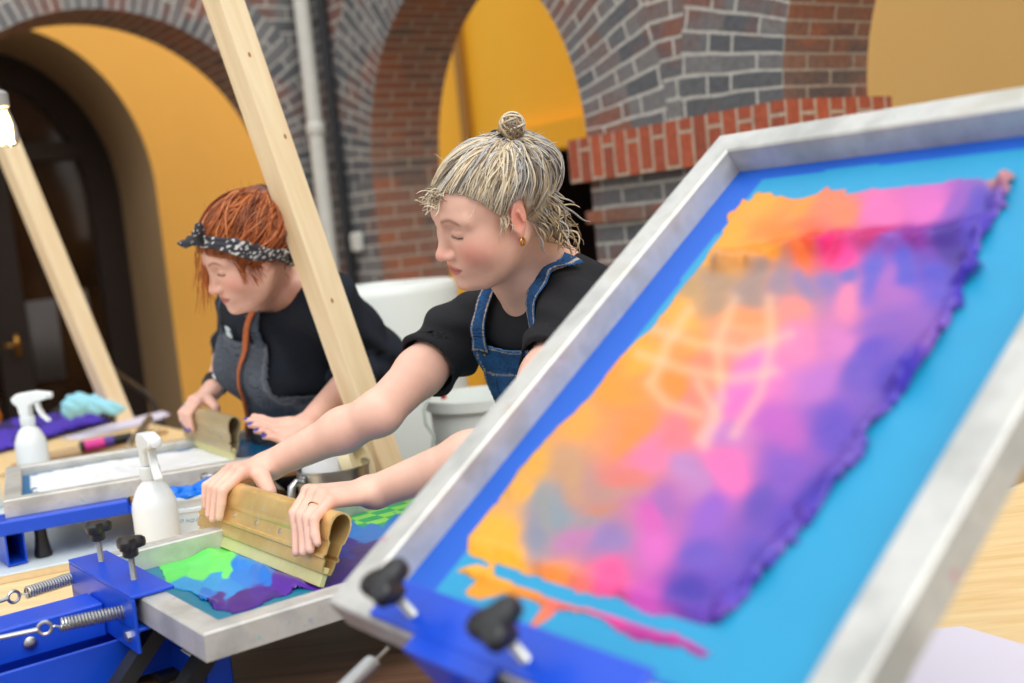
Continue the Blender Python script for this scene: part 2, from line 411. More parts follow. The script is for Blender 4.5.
sx, _ = s_on(466, 90, 'p', -GR); lt = MB(); slabr(lt, sx-.045, sx+.045, 0, ZT, GR-.06, GR-.001); struct('trim_4', lt, mat('brown_strip_paint', srgb(150, 104, 30), .7), False)  # brown vertical pilaster strip on the gallery back wall
dd = MB(); dd.quad([gr(dx0-.02, GR+.9, 0), gr(dx1+.02, GR+.9, 0), gr(dx1+.02, GR+.9, lz+.1), gr(dx0-.02, GR+.9, lz+.1)])
dd.quad([gr(dx0, GR, 0), gr(dx0, GR+.9, 0), gr(dx0, GR+.9, lz), gr(dx0, GR, lz)]); dd.quad([gr(dx1, GR, 0), gr(dx1, GR+.9, 0), gr(dx1, GR+.9, lz), gr(dx1, GR, lz)]); dd.quad([gr(dx0, GR, lz), gr(dx1, GR, lz), gr(dx1, GR+.9, lz), gr(dx0, GR+.9, lz)])
dd.quad([gr(dx0+.55, GR+.88, 0), gr(dx0+.6, GR+.88, 0), gr(dx0+.6, GR+.88, lz), gr(dx0+.55, GR+.88, lz)])
struct('door_2', dd, m_dark, False)
# the pale ochre end wall seen through the right arch
ow = MB(); ox = pc2+.25
ow.quad([gr(pc2-2.3, TH+1.9, 0), gr(s1, TH+1.9, 0), gr(s1, TH+1.9, ZT), gr(pc2-2.3, TH+1.9, ZT)]); struct('wall_end', ow, m_ochre, False)
# floor of the courtyard
fl = MB(); fl.quad([(-9, -4, 0), (9, -4, 0), (9, 14, 0), (-9, 14, 0)], [(-9, -4), (9, -4), (9, 14), (-9, 14)])
struct('floor', fl, mat('paving', srgb(120, 116, 110), .8, var=.2, vs=3), False)
# white rain pipe in the corner with a collar, its thin dark neighbour and a junction box
m_pipe = mat('white_pipe_paint', srgb(206, 204, 196), .45)
c0 = bg(.15, .09, 0)
dp = thing('rain_pipe', c0, 'white painted rain pipe running down the inside corner of the brick walls', 'pipe')
b = MB(); b.tube([c0, c0+EZ*ZT], .040, 20); obj('pipe', b, m_pipe, dp)
for z in (1.98, .7, 3.2):
    b = MB(); b.tube([c0+EZ*z, c0+EZ*(z+.015), c0+EZ*(z+.05), c0+EZ*(z+.065)], [.042, .049, .049, .042], 20); obj('collar', b, m_pipe, dp)
c1 = bg(.25, .035, 0); b = MB(); b.tube([c1, c1+EZ*ZT], .022, 10)
single('conduit', b, mat('black_paint', srgb(26, 28, 34), .5), 'thin black conduit beside the white rain pipe', 'pipe')
jp, jz = s_on(352, 243, 'p', .02); b = MB(); b.box((-.022, -.015, -.045), (.05, .03, .05), frame(bg(max(jp,.32), .02, jz), UR, WL, EZ), .01)
single('junction_box', b, mat('white_plastic_box', srgb(205, 205, 198), .4), 'small white electrical box on the brick pier right of the rain pipe', 'electrical box')
# ================================================================ TABLES
TZ = .85
def ew(e, n, z): return EX*e + EY*n + EZ*z          # e toward the women, n along the row of presses
def en(p): return float(np.dot(p[:2], EX[:2])), float(np.dot(p[:2], EY[:2]))
m_ply = mat_wood('light_birch_plywood', srgb(222, 186, 130), srgb(240, 214, 166), (3, 25, 25), .5)
m_brown = mat_wood('brown_wood', srgb(92, 62, 46), srgb(134, 98, 76), (2, 22, 22), .5)
m_edge = mat('plywood_edge', srgb(214, 190, 150), .6, var=.25, vs=90, stretch=(1, 1, 8))
nb = en(Zp(66, 676, TZ))[1]      # boundary between the brown near table and the light far table
EDGE = 1.22
def table(name, e0, e1, n0, n1, m, label, group=None):
    t = thing(name, ew((e0+e1)/2, (n0+n1)/2, 0), label, 'table', group)
    M = frame(np.zeros(3), EX, EY, EZ)
    b = MB(); b.box((e0, n0, TZ-.035), (e1, n1, TZ), M, .003); obj('tabletop', b, m, t)
    for e_ in (e0+.08, e1-.08):
        for n_ in (n0+.08, n1-.08):
            b = MB(); b.box((e_-.03, n_-.03, 0), (e_+.03, n_+.03, TZ-.036), M, .003); obj('leg', b, m_edge, t)
    b = MB()
    for n_ in (n0+.08, n1-.08): b.box((e0+.05, n_-.012, TZ-.11), (e1-.05, n_+.012, TZ-.037), M)
    obj('apron_rail', b, m_edge, t); return t
table('table', -1.1, EDGE, nb-1.25, nb-.004, m_brown, 'brown wooden worktable carrying the two nearest screen presses')
table('table', -1.1, EDGE, nb+.004, nb+1.9, m_ply, 'long light plywood worktable with bottles, a paint tub and the second press')
table('table', -.1, EDGE+.24, nb+2.0, nb+3.0, m_ply, 'far plywood table holding the shirts, papers and a glove')
_tr = Zp(1000, 491, TZ); etr, ntr = en(_tr)
table('table', EDGE+.06, EDGE+2.2, nb-2.0, ntr, m_ply, 'bright birch plywood table at the right behind the raised screen')
# thin pale sheet of paper with a lilac tint on the right table
m_paper = mat('lilac_paper', srgb(222, 216, 232), .6, var=.03, vs=6)
b = MB(); pts = [Zp(x, y, TZ+.002) for x, y in ((860, 760), (900, 632), (962, 626), (1060, 655), (1130, 780))]
n = len(pts); b.add([p for p in pts]+[p-EZ*.0012 for p in pts], [tuple(range(n))[::-1], tuple(range(n, 2*n))]+[(i, (i+1) % n, n+(i+1) % n, n+i) for i in range(n)])
single('paper_sheet', b, m_paper, 'pale lilac sheet of paper lying on the bright plywood table at right', 'paper', smooth=False)
# white coated board lying on the plywood table under the second press
be = [Zp(-60, 588, TZ+.018), Zp(88, 558, TZ+.018)]; dl = unit(be[1]-be[0]); dn = np.cross(EZ, dl)
MBd = frame(np.r_[be[0][:2], TZ], dl, dn, EZ)
wb = thing('white_board', tf(MBd, (.4, .3, 0)), 'white coated plywood board lying under the second screen press', 'board')
b = MB(); b.box((-.2, 0, .001), (.72, .8, .015), MBd, .0); obj('plywood_core', b, m_edge, wb)
b = MB(); b.box((-.2, 0, .0152), (.72, .8, .018), MBd, .001); obj('coating', b, mat('white_laminate', srgb(214, 226, 228), .35, var=.04), wb)

# ================================================================ SCREENS, INK, PRESSES
m_alu = NT('aluminium_stained'); _c = m_alu.obj(); _n = m_alu.noise(14, 5, _c); _n2 = m_alu.noise(60, 4, m_alu.obj((1, 1, 1)))
_r = m_alu.ramp(_n.outputs[0], [(.35, srgb(176, 176, 172)), (.55, srgb(204, 203, 198)), (.72, srgb(188, 184, 172))])
_s1 = m_alu.ramp(_n2.outputs[0], [(.66, (0, 0, 0)), (.72, (1, 1, 1))])
_hue = m_alu.noise(5, 1, _c); _hc = m_alu.ramp(_hue.outputs[0], [(.4, srgb(150, 200, 190)), (.5, srgb(190, 170, 190)), (.62, srgb(205, 150, 160))])
m_alu.l(m_alu.mix(_s1.outputs[0], _r.outputs[0], _hc.outputs[0]), m_alu.b.inputs['Base Color']); m_alu.set(rough=.42, metal=.35); m_alu.bump(_n2.outputs[0], .1, .001)
M_ALU = m_alu.m
m_blue = mat('blue_powder_coat', srgb(16, 72, 200), .35, var=.10, vs=30, bump=.05, bs=200)
m_black = mat('black_plastic', srgb(28, 28, 30), .35, var=.2)
m_blackm = mat('black_metal', srgb(30, 31, 34), .5, var=.2)
m_steel = mat('zinc_steel', srgb(190, 192, 192), .32, 1.0, var=.1)
m_gold = NT('gold_anodised'); _n = m_gold.noise(12, 3, m_gold.obj()); _n2 = m_gold.noise(110, 3, m_gold.obj())
_r = m_gold.ramp(_n.outputs[0], [(.3, srgb(206, 168, 100)), (.6, srgb(230, 196, 130)), (.8, srgb(234, 212, 168))]); _s1 = m_gold.ramp(_n2.outputs[0], [(.64, (0, 0, 0)), (.70, (1, 1, 1))])
m_gold.l(m_gold.mix(_s1.outputs[0], _r.outputs[0], srgb(206, 200, 182)), m_gold.b.inputs['Base Color']); m_gold.set(rough=.30, metal=.5); m_gold.bump(_n2.outputs[0], .05, .0003); M_GOLD = m_gold.m
m_goldl = mat('pale_gold_anodised', srgb(196, 178, 138), .4, .5, var=.15, vs=50)
m_ink = mat_col('wet_ink', .30, var=.04, vs=30, bump=.12, bs=60, bd=.0015, spec=.32)
m_mesh = mat_col('screen_mesh', .45, var=.04, vs=15)

def inside(px, py, poly):
    poly = np.asarray(poly, float); r = np.zeros(px.shape, bool); j = len(poly)-1
    for i in range(len(poly)):
        xi, yi = poly[i]; xj, yj = poly[j]
        c = ((yi > py) != (yj > py)) & (px < (xj-xi)*(py-yi)/(yj-yi+1e-9)+xi); r ^= c; j = i
    return r
def shepard(px, py, ctl, pw=3.0):
    w = 0; c = 0
    for (x, y), rgb in ctl:
        k = 1/(((px-x)**2+(py-y)**2)**(pw/2)+1.); w = w+k; c = c+k[..., None]*lin(rgb)
    return c/w[..., None]
def blur(a, n):
    for _ in range(n):
        a = (a+np.roll(a, 1, 0)+np.roll(a, -1, 0)+np.roll(a, 1, 1)+np.roll(a, -1, 1))/5
    return a
def sheet(name, M, x0, x1, y0, y1, step, maskf, colf, hf, mat_, parent, zoff=.0006):
    """thin relief sheet on the plane z=0 of frame M"""
    nx, ny = int((x1-x0)/step)+1, int((y1-y0)/step)+1
    X, Y = np.meshgrid(np.linspace(x0, x1, nx), np.linspace(y0, y1, ny), indexing='ij')
    W = tf(M, np.stack([X, Y, X*0], -1).reshape(-1, 3)); q = W-CC; d = q@_f
    px = (512+FPX*(q@CR)/d).reshape(nx, ny); py = (341.5-FPX*(q@CU)/d).reshape(nx, ny)
    loc = np.stack([X, Y, X*0], -1)
    mk = maskf(px, py, loc); fade = np.clip(blur(mk.astype(float), 3)*2-1, 0, 1)
    h = hf(px, py, loc)*fade + zoff; c = colf(px, py, loc)
    V = tf(M, np.stack([X, Y, h], -1).reshape(-1, 3)); idx = np.arange(nx*ny).reshape(nx, ny)
    ok = mk[:-1, :-1] & mk[1:, :-1] & mk[1:, 1:] & mk[:-1, 1:]
    F = np.stack([idx[:-1, :-1], idx[1:, :-1], idx[1:, 1:], idx[:-1, 1:]], -1)[ok]
    used = np.unique(F); mp = np.full(nx*ny, -1); mp[used] = np.arange(len(used))
    return link_mesh(name, V[used], mp[F].tolist(), mat_, parent, True, c.reshape(-1, 3)[used])
def rails(M, L, W, rw=.036, rh=.036, z0=-.036):
    """four mitred rails, outer size L x W, top at z=0"""
    b = MB(); o = [(0, 0), (L, 0), (L, W), (0, W)]; i = [(rw, rw), (L-rw, rw), (L-rw, W-rw), (rw, W-rw)]; c = .0025
    V = []; 
    loops = [(o, z0, 0), (o, -c, 0), (o, 0, c), (i, 0, -c), (i, -c, 0), (i, z0, 0)]
    ctr = np.array([L/2, W/2])
    for pts, z, ins in loops:
        for p in pts:
            p = np.array(p); s = np.sign(p-ctr); V.append([p[0]-s[0]*ins, p[1]-s[1]*ins, z])
    F = []
    for k in range(5):
        for a in range(4):
            a2 = (a+1) % 4; F.append((k*4+a, k*4+a2, (k+1)*4+a2, (k+1)*4+a))
    for a in range(4): a2 = (a+1) % 4; F.append((20+a, 20+a2, a2, a))
    b.add(tf(M, V), F); return b
def knob(M, parent, h=.045, sz=1.0):
    b = MB(); th = np.linspace(0, 2*math.pi, 60, endpoint=False); rr = .0185+.0045*np.cos(3*th+.5)
    V = []; prof = [(.5, -.012), (.62, -.010), (.6, -.001), (.95, .001), (1.0, .006), (.97, .012), (.8, .0155), (.4, .017)]
    for s, z in prof: V.append(np.c_[rr*sz*s*np.cos(th), rr*sz*s*np.sin(th), np.full(60, z+h)] if s > .7 else np.c_[.018*s*np.cos(th), .018*s*np.sin(th), np.full(60, z+h)])
    V = np.concatenate(V); F = []
    for i in range(len(prof)-1):
        for q in range(60): F.append((i*60+q, i*60+(q+1) % 60, (i+1)*60+(q+1) % 60, (i+1)*60+q))
    F += [tuple(range(60))[::-1], tuple(range(7*60, 8*60))]
    b.add(tf(M, V), F); k = obj('knob', b, m_black, parent)
    b = MB(); zz = np.arange(-.035, h-.012, .0011); r = .0042+.0006*np.cos(np.arange(len(zz))*math.pi)
    b.tube(tf(M, np.c_[zz*0, zz*0, zz]), r, 12); b2 = obj('bolt', b, m_steel, k); return k
def spring(p0, p1, parent, r=.0085, wire=.0017, coils=26, eye=.05):
    p0 = np.array(p0); p1 = np.array(p1); a = unit(p1-p0); u = unit(np.cross(a, EZ)); w = np.cross(a, u); L = np.linalg.norm(p1-p0)
    t = np.linspace(0, 1, coils*12); an = t*coils*2*math.pi
    b = MB(); b.tube(p0+a*(t*L)[:, None]+r*(np.cos(an)[:, None]*u+np.sin(an)[:, None]*w), wire, 6); s = obj('spring', b, m_steel, parent)
    b = MB(); b.tube([p1+r*u, p1+a*.008, p1+a*.035], .0018, 6); obj('spring_hook', b, m_steel, s); b = MB(); b.tube([p0+r*u, p0-a*.006, p0-a*.0125], .0018, 6)
    c = p0-a*.019; th = np.linspace(0, 2*math.pi, 24, endpoint=False); b.tube(c+.0085*(np.cos(th)[:, None]*a+np.sin(th)[:, None]*w), .0026, 8, closed=True)
    b.tube([p0-a*.028, p0-a*(.028+eye)], .0032, 8)
    c = p0-a*(.036+eye); b.tube(c+.0085*(np.cos(th)[:, None]*a+np.sin(th)[:, None]*u), .0026, 8, closed=True)
    obj('eyebolt', b, m_steel, s)
def hollow_tube(b, M, x0, x1, w, h, t=.0025):
    o = [(-w/2, -h/2), (w/2, -h/2), (w/2, h/2), (-w/2, h/2)]; i = [(-w/2+t, -h/2+t), (w/2-t, -h/2+t), (w/2-t, h/2-t), (-w/2+t, h/2-t)]
    V = [(x, y, z) for x in (x0, x1) for (y, z) in o+i]; F = []
    for a in range(4):
        c = (a+1) % 4; F += [(a, c, 8+c, 8+a), (4+a, 12+a, 12+c, 4+c), (a, 4+a, 4+c, c), (8+a, 8+c, 12+c, 12+a)]
    b.add(tf(M, V), F)
def clamp_head(t, M, ya, yb, knobs, web=None, xa=-.014, kh=.045, ks=1.0):
    wa, wb_ = web or (ya, yb)
    """C-shaped clamp around the hinge rail of a frame lying in local z=0"""
    b = MB(); b.box((xa, ya, .001), (.046, yb, .006), M, .0012); (b.box((-.014, wa, .001), (xa, wb_, .006), M, 0) if xa > 0 else 0); b.box((-.014, wa, -.075), (-.009, wb_, .001), M, .0012); b.box((-.014, wa, -.045), (.034, wb_, -.0405), M, .001)
    c = obj('clamp', b, m_blue, t)
    for y in knobs: knob(frame(tf(M, (.018, y, .006)), M[:3, 0], M[:3, 1], M[:3, 2]), t, kh, ks)
    for y in (wa+.03, (wa+wb_)/2, wb_-.03):
        b = MB(); b.lathe([(.0085, 0), (.0085, .005), (.005, .007)], n=6, m=frame(tf(M, (-.014, y, -.055)), M[:3, 1], M[:3, 2], -M[:3, 0])); obj('hex_bolt', b, m_steel, t)
def arm_body(t, M, yc, z1=-.028, hgt=.05, Lr=.55):
    b = MB(); b.box((-Lr, yc-.036, z1-hgt), (-.0145, yc+.036, z1), M, .003); a = obj('lift_arm', b, m_blue, t)
    for x in (-.12, -.30): 
        b = MB(); b.lathe([(.009, 0), (.009, .005), (.004, .008)], n=16, m=frame(tf(M, (x, yc-.0365, z1-hgt*.55)), M[:3, 0], M[:3, 2], -M[:3, 1])); obj('bolt', b, m_steel, t)
def press_base(t, o, x, y, yc, zt):
    """lower channel, feet and stop straps standing on the table; zt = its top"""
    M = frame(np.r_[o[:2], 0], x, y, EZ)
    b = MB(); b.box((-.60, yc-.075, TZ+.016), (.10, yc-.070, zt), M, .002); b.box((-.60, yc+.070, TZ+.016), (.10, yc+.075, zt), M, .002); b.box((-.60, yc-.075, TZ+.012), (.10, yc+.075, TZ+.017), M, .001)
    obj('base_channel', b, m_blue, t)
    for xx in (-.42, -.22):
        b = MB(); b.lathe([(.011, 0), (.011, .004), (.007, .006), (.007, .003)], n=20, m=frame(tf(M, (xx, yc-.0755, (TZ+.016+zt)/2)), M[:3, 0], M[:3, 2], -M[:3, 1])); obj('bolt', b, mat('white_bolt_cap', srgb(214, 208, 200), .4), t)
    for xx in (-.55, .05):
        b = MB(); b.box((xx-.02, yc-.10, TZ+.0005), (xx+.02, yc+.10, TZ+.0115), M, .002); obj('foot', b, m_blackm, t)
def paste_strip(o): return o
# ---- press 1 (middle of the picture), frame lying flat, two pairs of ink
N1 = Zp(203, 634, 1.0); F1 = Zp(76, 560, 1.0); Y1 = unit(F1-N1); X1 = np.cross(Y1, EZ); W1 = float(np.linalg.norm(F1-N1)); L1 = .74
M1 = frame(N1, X1, Y1, EZ); print('W1', W1, X1)
s1 = thing('printing_screen', tf(M1, (L1/2, W1/2, -.036)), 'flat aluminium printing screen with wet green, blue and purple ink, clamped in the middle press', 'printing screen')
obj('frame', rails(M1, L1, W1), M_ALU, s1)
teal = srgb(0, 116, 146)
def const(c): return lambda px, py, l: np.broadcast_to(np.array(c), px.shape+(3,))
allm = lambda px, py, l: np.ones(px.shape, bool)
sheet('mesh', M1@frame((0, 0, -.034), (1, 0, 0), (0, 1, 0), (0, 0, 1)), .03, L1-.03, .03, W1-.03, .02, allm, const(teal), lambda a, b, c: a*0, m_mesh, s1)
Mi = M1@frame((0, 0, -.034), (1, 0, 0), (0, 1, 0), (0, 0, 1))
def wob(px, py, l, a=2.0, s=60):
    n = np.stack([fbm(l*s), fbm(l*s+9)], -1)*a; return px+n[..., 0], py+n[..., 1]
ctl1 = [((178, 566), (92, 222, 96)), ((196, 556), (90, 226, 92)), ((215, 552), (110, 240, 100)), ((200, 572), (104, 228, 110)), ((222, 568), (110, 240, 110)),
        ((188, 588), (20, 150, 214)), ((212, 586), (20, 156, 222)), ((240, 574), (10, 130, 226)), ((250, 562), (16, 140, 226)), ((230, 592), (16, 146, 226)), ((262, 578), (20, 120, 220)), ((205, 597), (16, 120, 214)),
        ((215, 606), (66, 26, 140)), ((240, 603), (64, 22, 136)), ((262, 594), (70, 26, 150)), ((282, 586), (84, 30, 160)), ((296, 590), (84, 30, 160)), ((270, 602), (60, 20, 134)),
        ((345, 572), (62, 34, 150)), ((365, 556), (56, 30, 146)), ((352, 548), (52, 34, 160)), ((375, 545), (56, 36, 160)),
        ((372, 535), (0, 128, 226)), ((352, 532), (0, 130, 226)), ((398, 522), (0, 132, 226)), ((420, 512), (0, 140, 220)), ((345, 552), (30, 60, 190)), 
        ((380, 512), (20, 190, 110)), ((400, 505), (26, 196, 106)), ((415, 500), (30, 200, 100)), ((360, 518), (20, 190, 110)), ((440, 495), (40, 200, 90)), ((300, 520), (40, 190, 120)), ((240, 520), (60, 200, 120))]
def m1(px, py, l):
    x, y = wob(px, py, l, 2.2, 45)
    a = inside(x, y, [(160, 566), (196, 542), (240, 546), (330, 560), (330, 590), (300, 592), (232, 616), (214, 611), (196, 596), (168, 586)])
    b_ = inside(x, y, [(196, 542), (240, 480), (470, 470), (470, 540), (340, 590), (300, 592)])
    return a | b_
def c1(px, py, l):
    x, y = wob(px, py, l, 4, 30); c = shepard(x, y, ctl1, 13)*.9
    # checkered lime pattern in the green strip behind the squeegee
    u = ((l[..., 0]-.45)/.040); v = (l[..., 1]-.17)/.026; ck = ((np.floor(u)+np.floor(v)) % 2 == 0) & (px > 350) & (c[..., 1] > .35) & (c[..., 2] < .4) & (py > 497-(px-400)*.3)
    return np.where(ck[..., None], np.array(srgb(150, 230, 90)), c)
def bead(px, py, pts, w):
    d = 1e9
    for (x0, y0), (x1, y1) in zip(pts[:-1], pts[1:]):
        t = np.clip(((px-x0)*(x1-x0)+(py-y0)*(y1-y0))/((x1-x0)**2+(y1-y0)**2), 0, 1); d = np.minimum(d, np.hypot(px-x0-t*(x1-x0), py-y0-t*(y1-y0)))
    return np.exp(-(d/w)**2)
def h1(px, py, l):
    f = .5+.3*fbm(l*26, 2); left = px < 335
    h = .0012+.0006*f + left*(.009*bead(px, py, [(192, 549), (212, 556), (226, 566)], 7)+.006*bead(px, py, [(232, 560), (264, 572)], 6)+.008*bead(px, py, [(264, 577), (300, 588)], 7)+.006*bead(px, py, [(190, 596), (214, 606)], 3))
    return h*(.85+.3*f)
sheet('ink', Mi, .04, L1-.037, .037, W1-.037, .0019, m1, c1, h1, m_ink, s1, .0008)
p1 = thing('screen_press', np.r_[tf(M1, (-.25, W1*.5, 0))[:2], TZ], 'blue steel screen press in the middle, two coil springs and two black knobs in front', 'screen press')
ky = [float(((Zp(x, y, 1.006)-N1)@Y1)) for x, y in ((118, 557), (154, 574))]; print('ky', ky)
yc1 = sum(ky)/2+.01
clamp_head(p1, M1, yc1-.165, yc1+.125, ky)
arm_body(p1, M1, yc1)
press_base(p1, N1, X1, Y1, yc1, TZ+.075)
for (xa, ya_), (xb, yb_) in (((93, 572), (26, 593)), ((146, 607), (60, 625))):
    spring(Zp(xb, yb_, .975), Zp(xa, ya_, .975), p1)
for yy, xx in ((yc1-.12, .03), (yc1-.19, .10)):
    b = MB(); Mb = frame(tf(M1, (xx, yy, -.15)), unit(X1+.25*EZ), Y1, unit(-.25*X1+EZ)); b.prism([(-.10, 0.001), (-.07, .001), (.02, .094), (-.01, .094)], -.016, .016, frame(tf(M1, (xx, yy, -.15)), X1, EZ, -Y1)); obj('stop_strap', b, m_blackm, p1)
b = MB(); b.box((.06, yc1-.20, -.148), (.10, yc1+.16, -.10), M1, .003); obj('cross_bar', b, m_blue, p1)
b = MB(); b.box((.055, yc1-.17, -.099), (.09, yc1-.13, -.097), M1); obj('paper_tag', b, mat('white_paper', srgb(225, 228, 232), .6, var=.03), p1)['label'] = 'white paper tag'

# ---- press 3 (nearest), its screen lifted toward the camera
SC = 1.044
A3 = np.array([.595, -.803, 0]); A3 = unit(A3); B3 = np.array([.663, .476, .578]); B3 = unit(B3-A3*(A3@B3)); Nn = unit(np.cross(A3, B3))
PBL = CC+(np.array([-.141, 1.055, 1.112])-CC)*SC; WI = .45*SC; LI = .644*SC; RW = .038
O3 = PBL + A3*(WI+RW) - B3*RW + Nn*.034; O3 = O3+A3*.038; M3 = frame(O3, B3, -A3, Nn); L3 = LI+2*RW; W3 = WI+2*RW+.030
for q in ((0, 0), (L3, 0), (L3, W3), (0, W3)): print('near corner', np.round(proj(tf(M3, (*q, 0)))[:2]))
s3 = thing('printing_screen', tf(M3, (0, W3/2, -.036)), 'large raised printing screen in the foreground smeared with orange, pink and purple ink', 'printing screen', axes=None)
obj('frame', rails(M3, L3, W3, RW), M_ALU, s3)
Mi3 = M3@frame((0, 0, -.034), (1, 0, 0), (0, 1, 0), (0, 0, 1))
def mesh3(px, py, l):
    x, y = l[..., 0], l[..., 1]; cy = np.array(srgb(24, 146, 192)); bl = np.array(srgb(0, 88, 196))
    e = .010*fbm(l*6+3)
    m = (y > W3-RW-.050-e*.3) | (x > L3-RW-.022-e*.4) | (x < RW+.02) | (y < RW+.006)
    c = np.where(m[..., None], bl, cy); k = np.clip((x-.35)*1.2, 0, .5)[..., None]; return c*(1-k*.0)
sheet('mesh', Mi3, RW-.008, L3-RW+.008, RW-.008, W3-RW+.008, .004, allm, mesh3, lambda a, b, c: a*0, m_mesh, s3)
ctl3 = [(((x, y)), c) for x, y, c in [
 (760,210,(250,165,40)),(800,205,(250,150,50)),(840,212,(245,130,90)),(880,210,(235,110,180)),(920,205,(225,105,190)),(955,205,(150,85,190)),(985,200,(100,75,190)),(1005,190,(225,150,130)),
 (740,245,(255,165,20)),(780,240,(250,130,20)),(810,245,(236,70,20)),(840,245,(235,20,110)),(880,245,(205,20,110)),(920,250,(140,30,150)),(960,245,(70,40,150)),(985,240,(80,60,190)),
 (720,265,(255,170,10)),(760,262,(255,150,10)),(800,258,(250,110,40)),(850,262,(240,60,150)),(900,265,(140,80,190)),(700,290,(190,150,100)),(725,288,(178,142,110)),(750,285,(165,135,125)),(775,284,(158,130,145)),(800,282,(150,122,165)),(825,281,(138,115,180)),(850,281,(120,104,190)),(880,280,(100,90,200)),(910,276,(90,82,200)),(940,270,(85,75,195)),
 (690,310,(250,170,60)),(740,310,(250,150,90)),(780,305,(250,140,130)),(850,300,(240,130,170)),(900,295,(170,100,190)),(940,300,(100,80,200)),(640,350,(255,165,30)),(690,350,(250,150,50)),(730,340,(250,150,110)),(790,340,(245,130,180)),(840,340,(215,120,190)),(880,330,(140,90,190)),
 (620,390,(250,150,30)),(670,390,(250,140,40)),(710,380,(250,135,100)),(760,380,(240,120,190)),(810,380,(190,110,200)),(860,380,(110,80,190)),(580,430,(245,160,60)),(630,430,(240,140,60)),(680,430,(235,120,130)),(730,430,(200,120,190)),(780,430,(190,90,190)),(830,430,(100,70,190)),
 (540,470,(230,165,60)),(580,475,(200,150,110)),(630,470,(225,120,110)),(680,470,(190,130,190)),(720,470,(245,110,180)),(780,470,(130,80,190)),(520,500,(240,170,60)),(545,515,(150,150,150)),(565,512,(140,150,160)),(590,520,(160,140,150)),(600,510,(200,130,110)),(650,510,(170,100,180)),(700,510,(150,90,200)),(760,500,(100,70,180)),
 (540,535,(140,140,160)),(600,550,(150,120,180)),(650,545,(220,100,190)),(700,550,(110,80,190)),(750,550,(90,70,185)),(480,550,(255,180,40)),(510,560,(255,180,30)),(550,577,(250,140,50)),(600,592,(245,80,150)),(650,604,(200,70,180)),(700,615,(100,60,180)),(730,590,(90,65,190)),
 (480,572,(255,165,30)),(520,587,(250,150,40)),(560,602,(245,110,100)),(620,627,(240,70,160)),(670,642,(200,60,160)),(710,655,(180,40,160)),(690,590,(70,50,170)),(830,490,(70,50,180)),(900,400,(80,60,190)),(860,440,(110,80,190)),(990,215,(90,70,190)),(970,290,(70,50,190)),(800,520,(90,60,185)),
 (750,400,(245,110,190)),(655,455,(240,120,160)),(700,410,(240,130,110)),(610,480,(190,140,130)),(740,330,(245,160,110)),(870,360,(100,70,190)),(640,520,(215,90,180)),(580,540,(190,120,170))]]
edge3 = [(1012, 188), (1003, 215), (990, 240), (975, 275), (958, 310), (935, 350), (910, 385), (888, 420), (862, 452), (835, 490), (812, 520), (788, 555), (755, 590), (722, 622)]
poly3 = [(742, 198), (800, 196), (880, 190), (955, 184), (1012, 180)]+edge3+[(690, 626), (640, 610), (560, 590), (500, 574), (467, 552), (470, 536), (500, 500), (520, 470), (560, 425), (600, 385), (650, 330), (690, 280), (700, 262), (724, 228)]
strk3 = [(452, 572), (480, 566), (520, 578), (580, 600), (640, 622), (716, 655), (700, 660), (650, 645), (600, 625), (560, 608), (535, 628), (522, 636), (540, 606), (500, 594), (475, 600), (462, 596), (474, 584)]
gap3 = [(496, 565), (540, 579), (580, 593), (640, 612), (706, 636), (640, 624), (570, 604), (530, 590), (494, 574)]
def m3(px, py, l):
    x, y = wob(px, py, l, 4.0, 22); x2, y2 = wob(px, py, l, 9.0, 45)
    right = inside(x2, y2, poly3); return (np.where(px > 700+0*px, right | inside(x, y, poly3), inside(x, y, poly3)) | inside(x, y, strk3)) & ~inside(px+(x-px)*.4, py+(y-py)*.4, gap3)
def c3(px, py, l):
    x, y = wob(px, py, l, 16, 13); c = shepard(x, y, ctl3, 3.6)*.80
    # faint stencil of the print in the middle of the mesh: broad pale bands
    def line(pts, w, s): return s*bead(px, py, pts, w)[..., None]
    pale = np.array(srgb(240, 190, 150))
    for pts in ([(655, 330), (700, 345), (742, 352), (790, 335)], [(640, 355), (690, 372), (735, 380), (775, 372)], [(735, 300), (718, 345), (722, 400), (700, 440)], [(770, 300), (772, 345), (760, 395), (735, 435)], [(700, 385), (718, 418), (705, 446)], [(690, 310), (668, 345), (655, 378)], [(650, 385), (668, 405), (700, 415)]):
        a = line(pts, 6.5, .34); c = c*(1-a)+pale*a
    spk = ((fbm(l*60) > 1.5) & (bead(px, py, edge3, 10) > .4)); c = np.where(spk[..., None], np.array(srgb(226, 150, 130)), c)  # peach specks: glossy reflections on the ink edge put into the colour
    return c
def h3(px, py, l):
    f = np.abs(fbm(l*38)); e = bead(px, py, edge3, 13); r = bead(px, py, [(722, 262), (770, 258), (800, 250), (850, 243), (920, 240), (985, 232)], 9)
    k = bead(px, py, [(478, 545), (530, 562), (600, 585), (700, 612)], 7)+bead(px, py, [(470, 572), (540, 596), (620, 625), (710, 655)], 6)
    k2 = bead(px, py, [(690, 282), (640, 335), (590, 392), (540, 450), (512, 490)], 6)
    return .0004+.0006*f+e*(.005+.014*f)+r*(.008+.005*f)+k*(.002+.002*f)+k2*.0022
sheet('ink', Mi3, RW, L3-RW, RW, W3-RW, .0022, m3, c3, h3, m_ink, s3, .0006)
p3 = thing('screen_press', np.r_[tf(M3, (-.25, W3*.5, 0))[:2], TZ], 'blue steel screen press nearest the camera, its clamp holding up the large screen', 'screen press')
kn = [onplane(x, y, tf(M3, (0, 0, .006)), Nn) for x, y in ((397, 634), (507, 684))]; ky3 = [float((p-O3)@(-A3)) for p in kn]; print('ky3', ky3, W3)
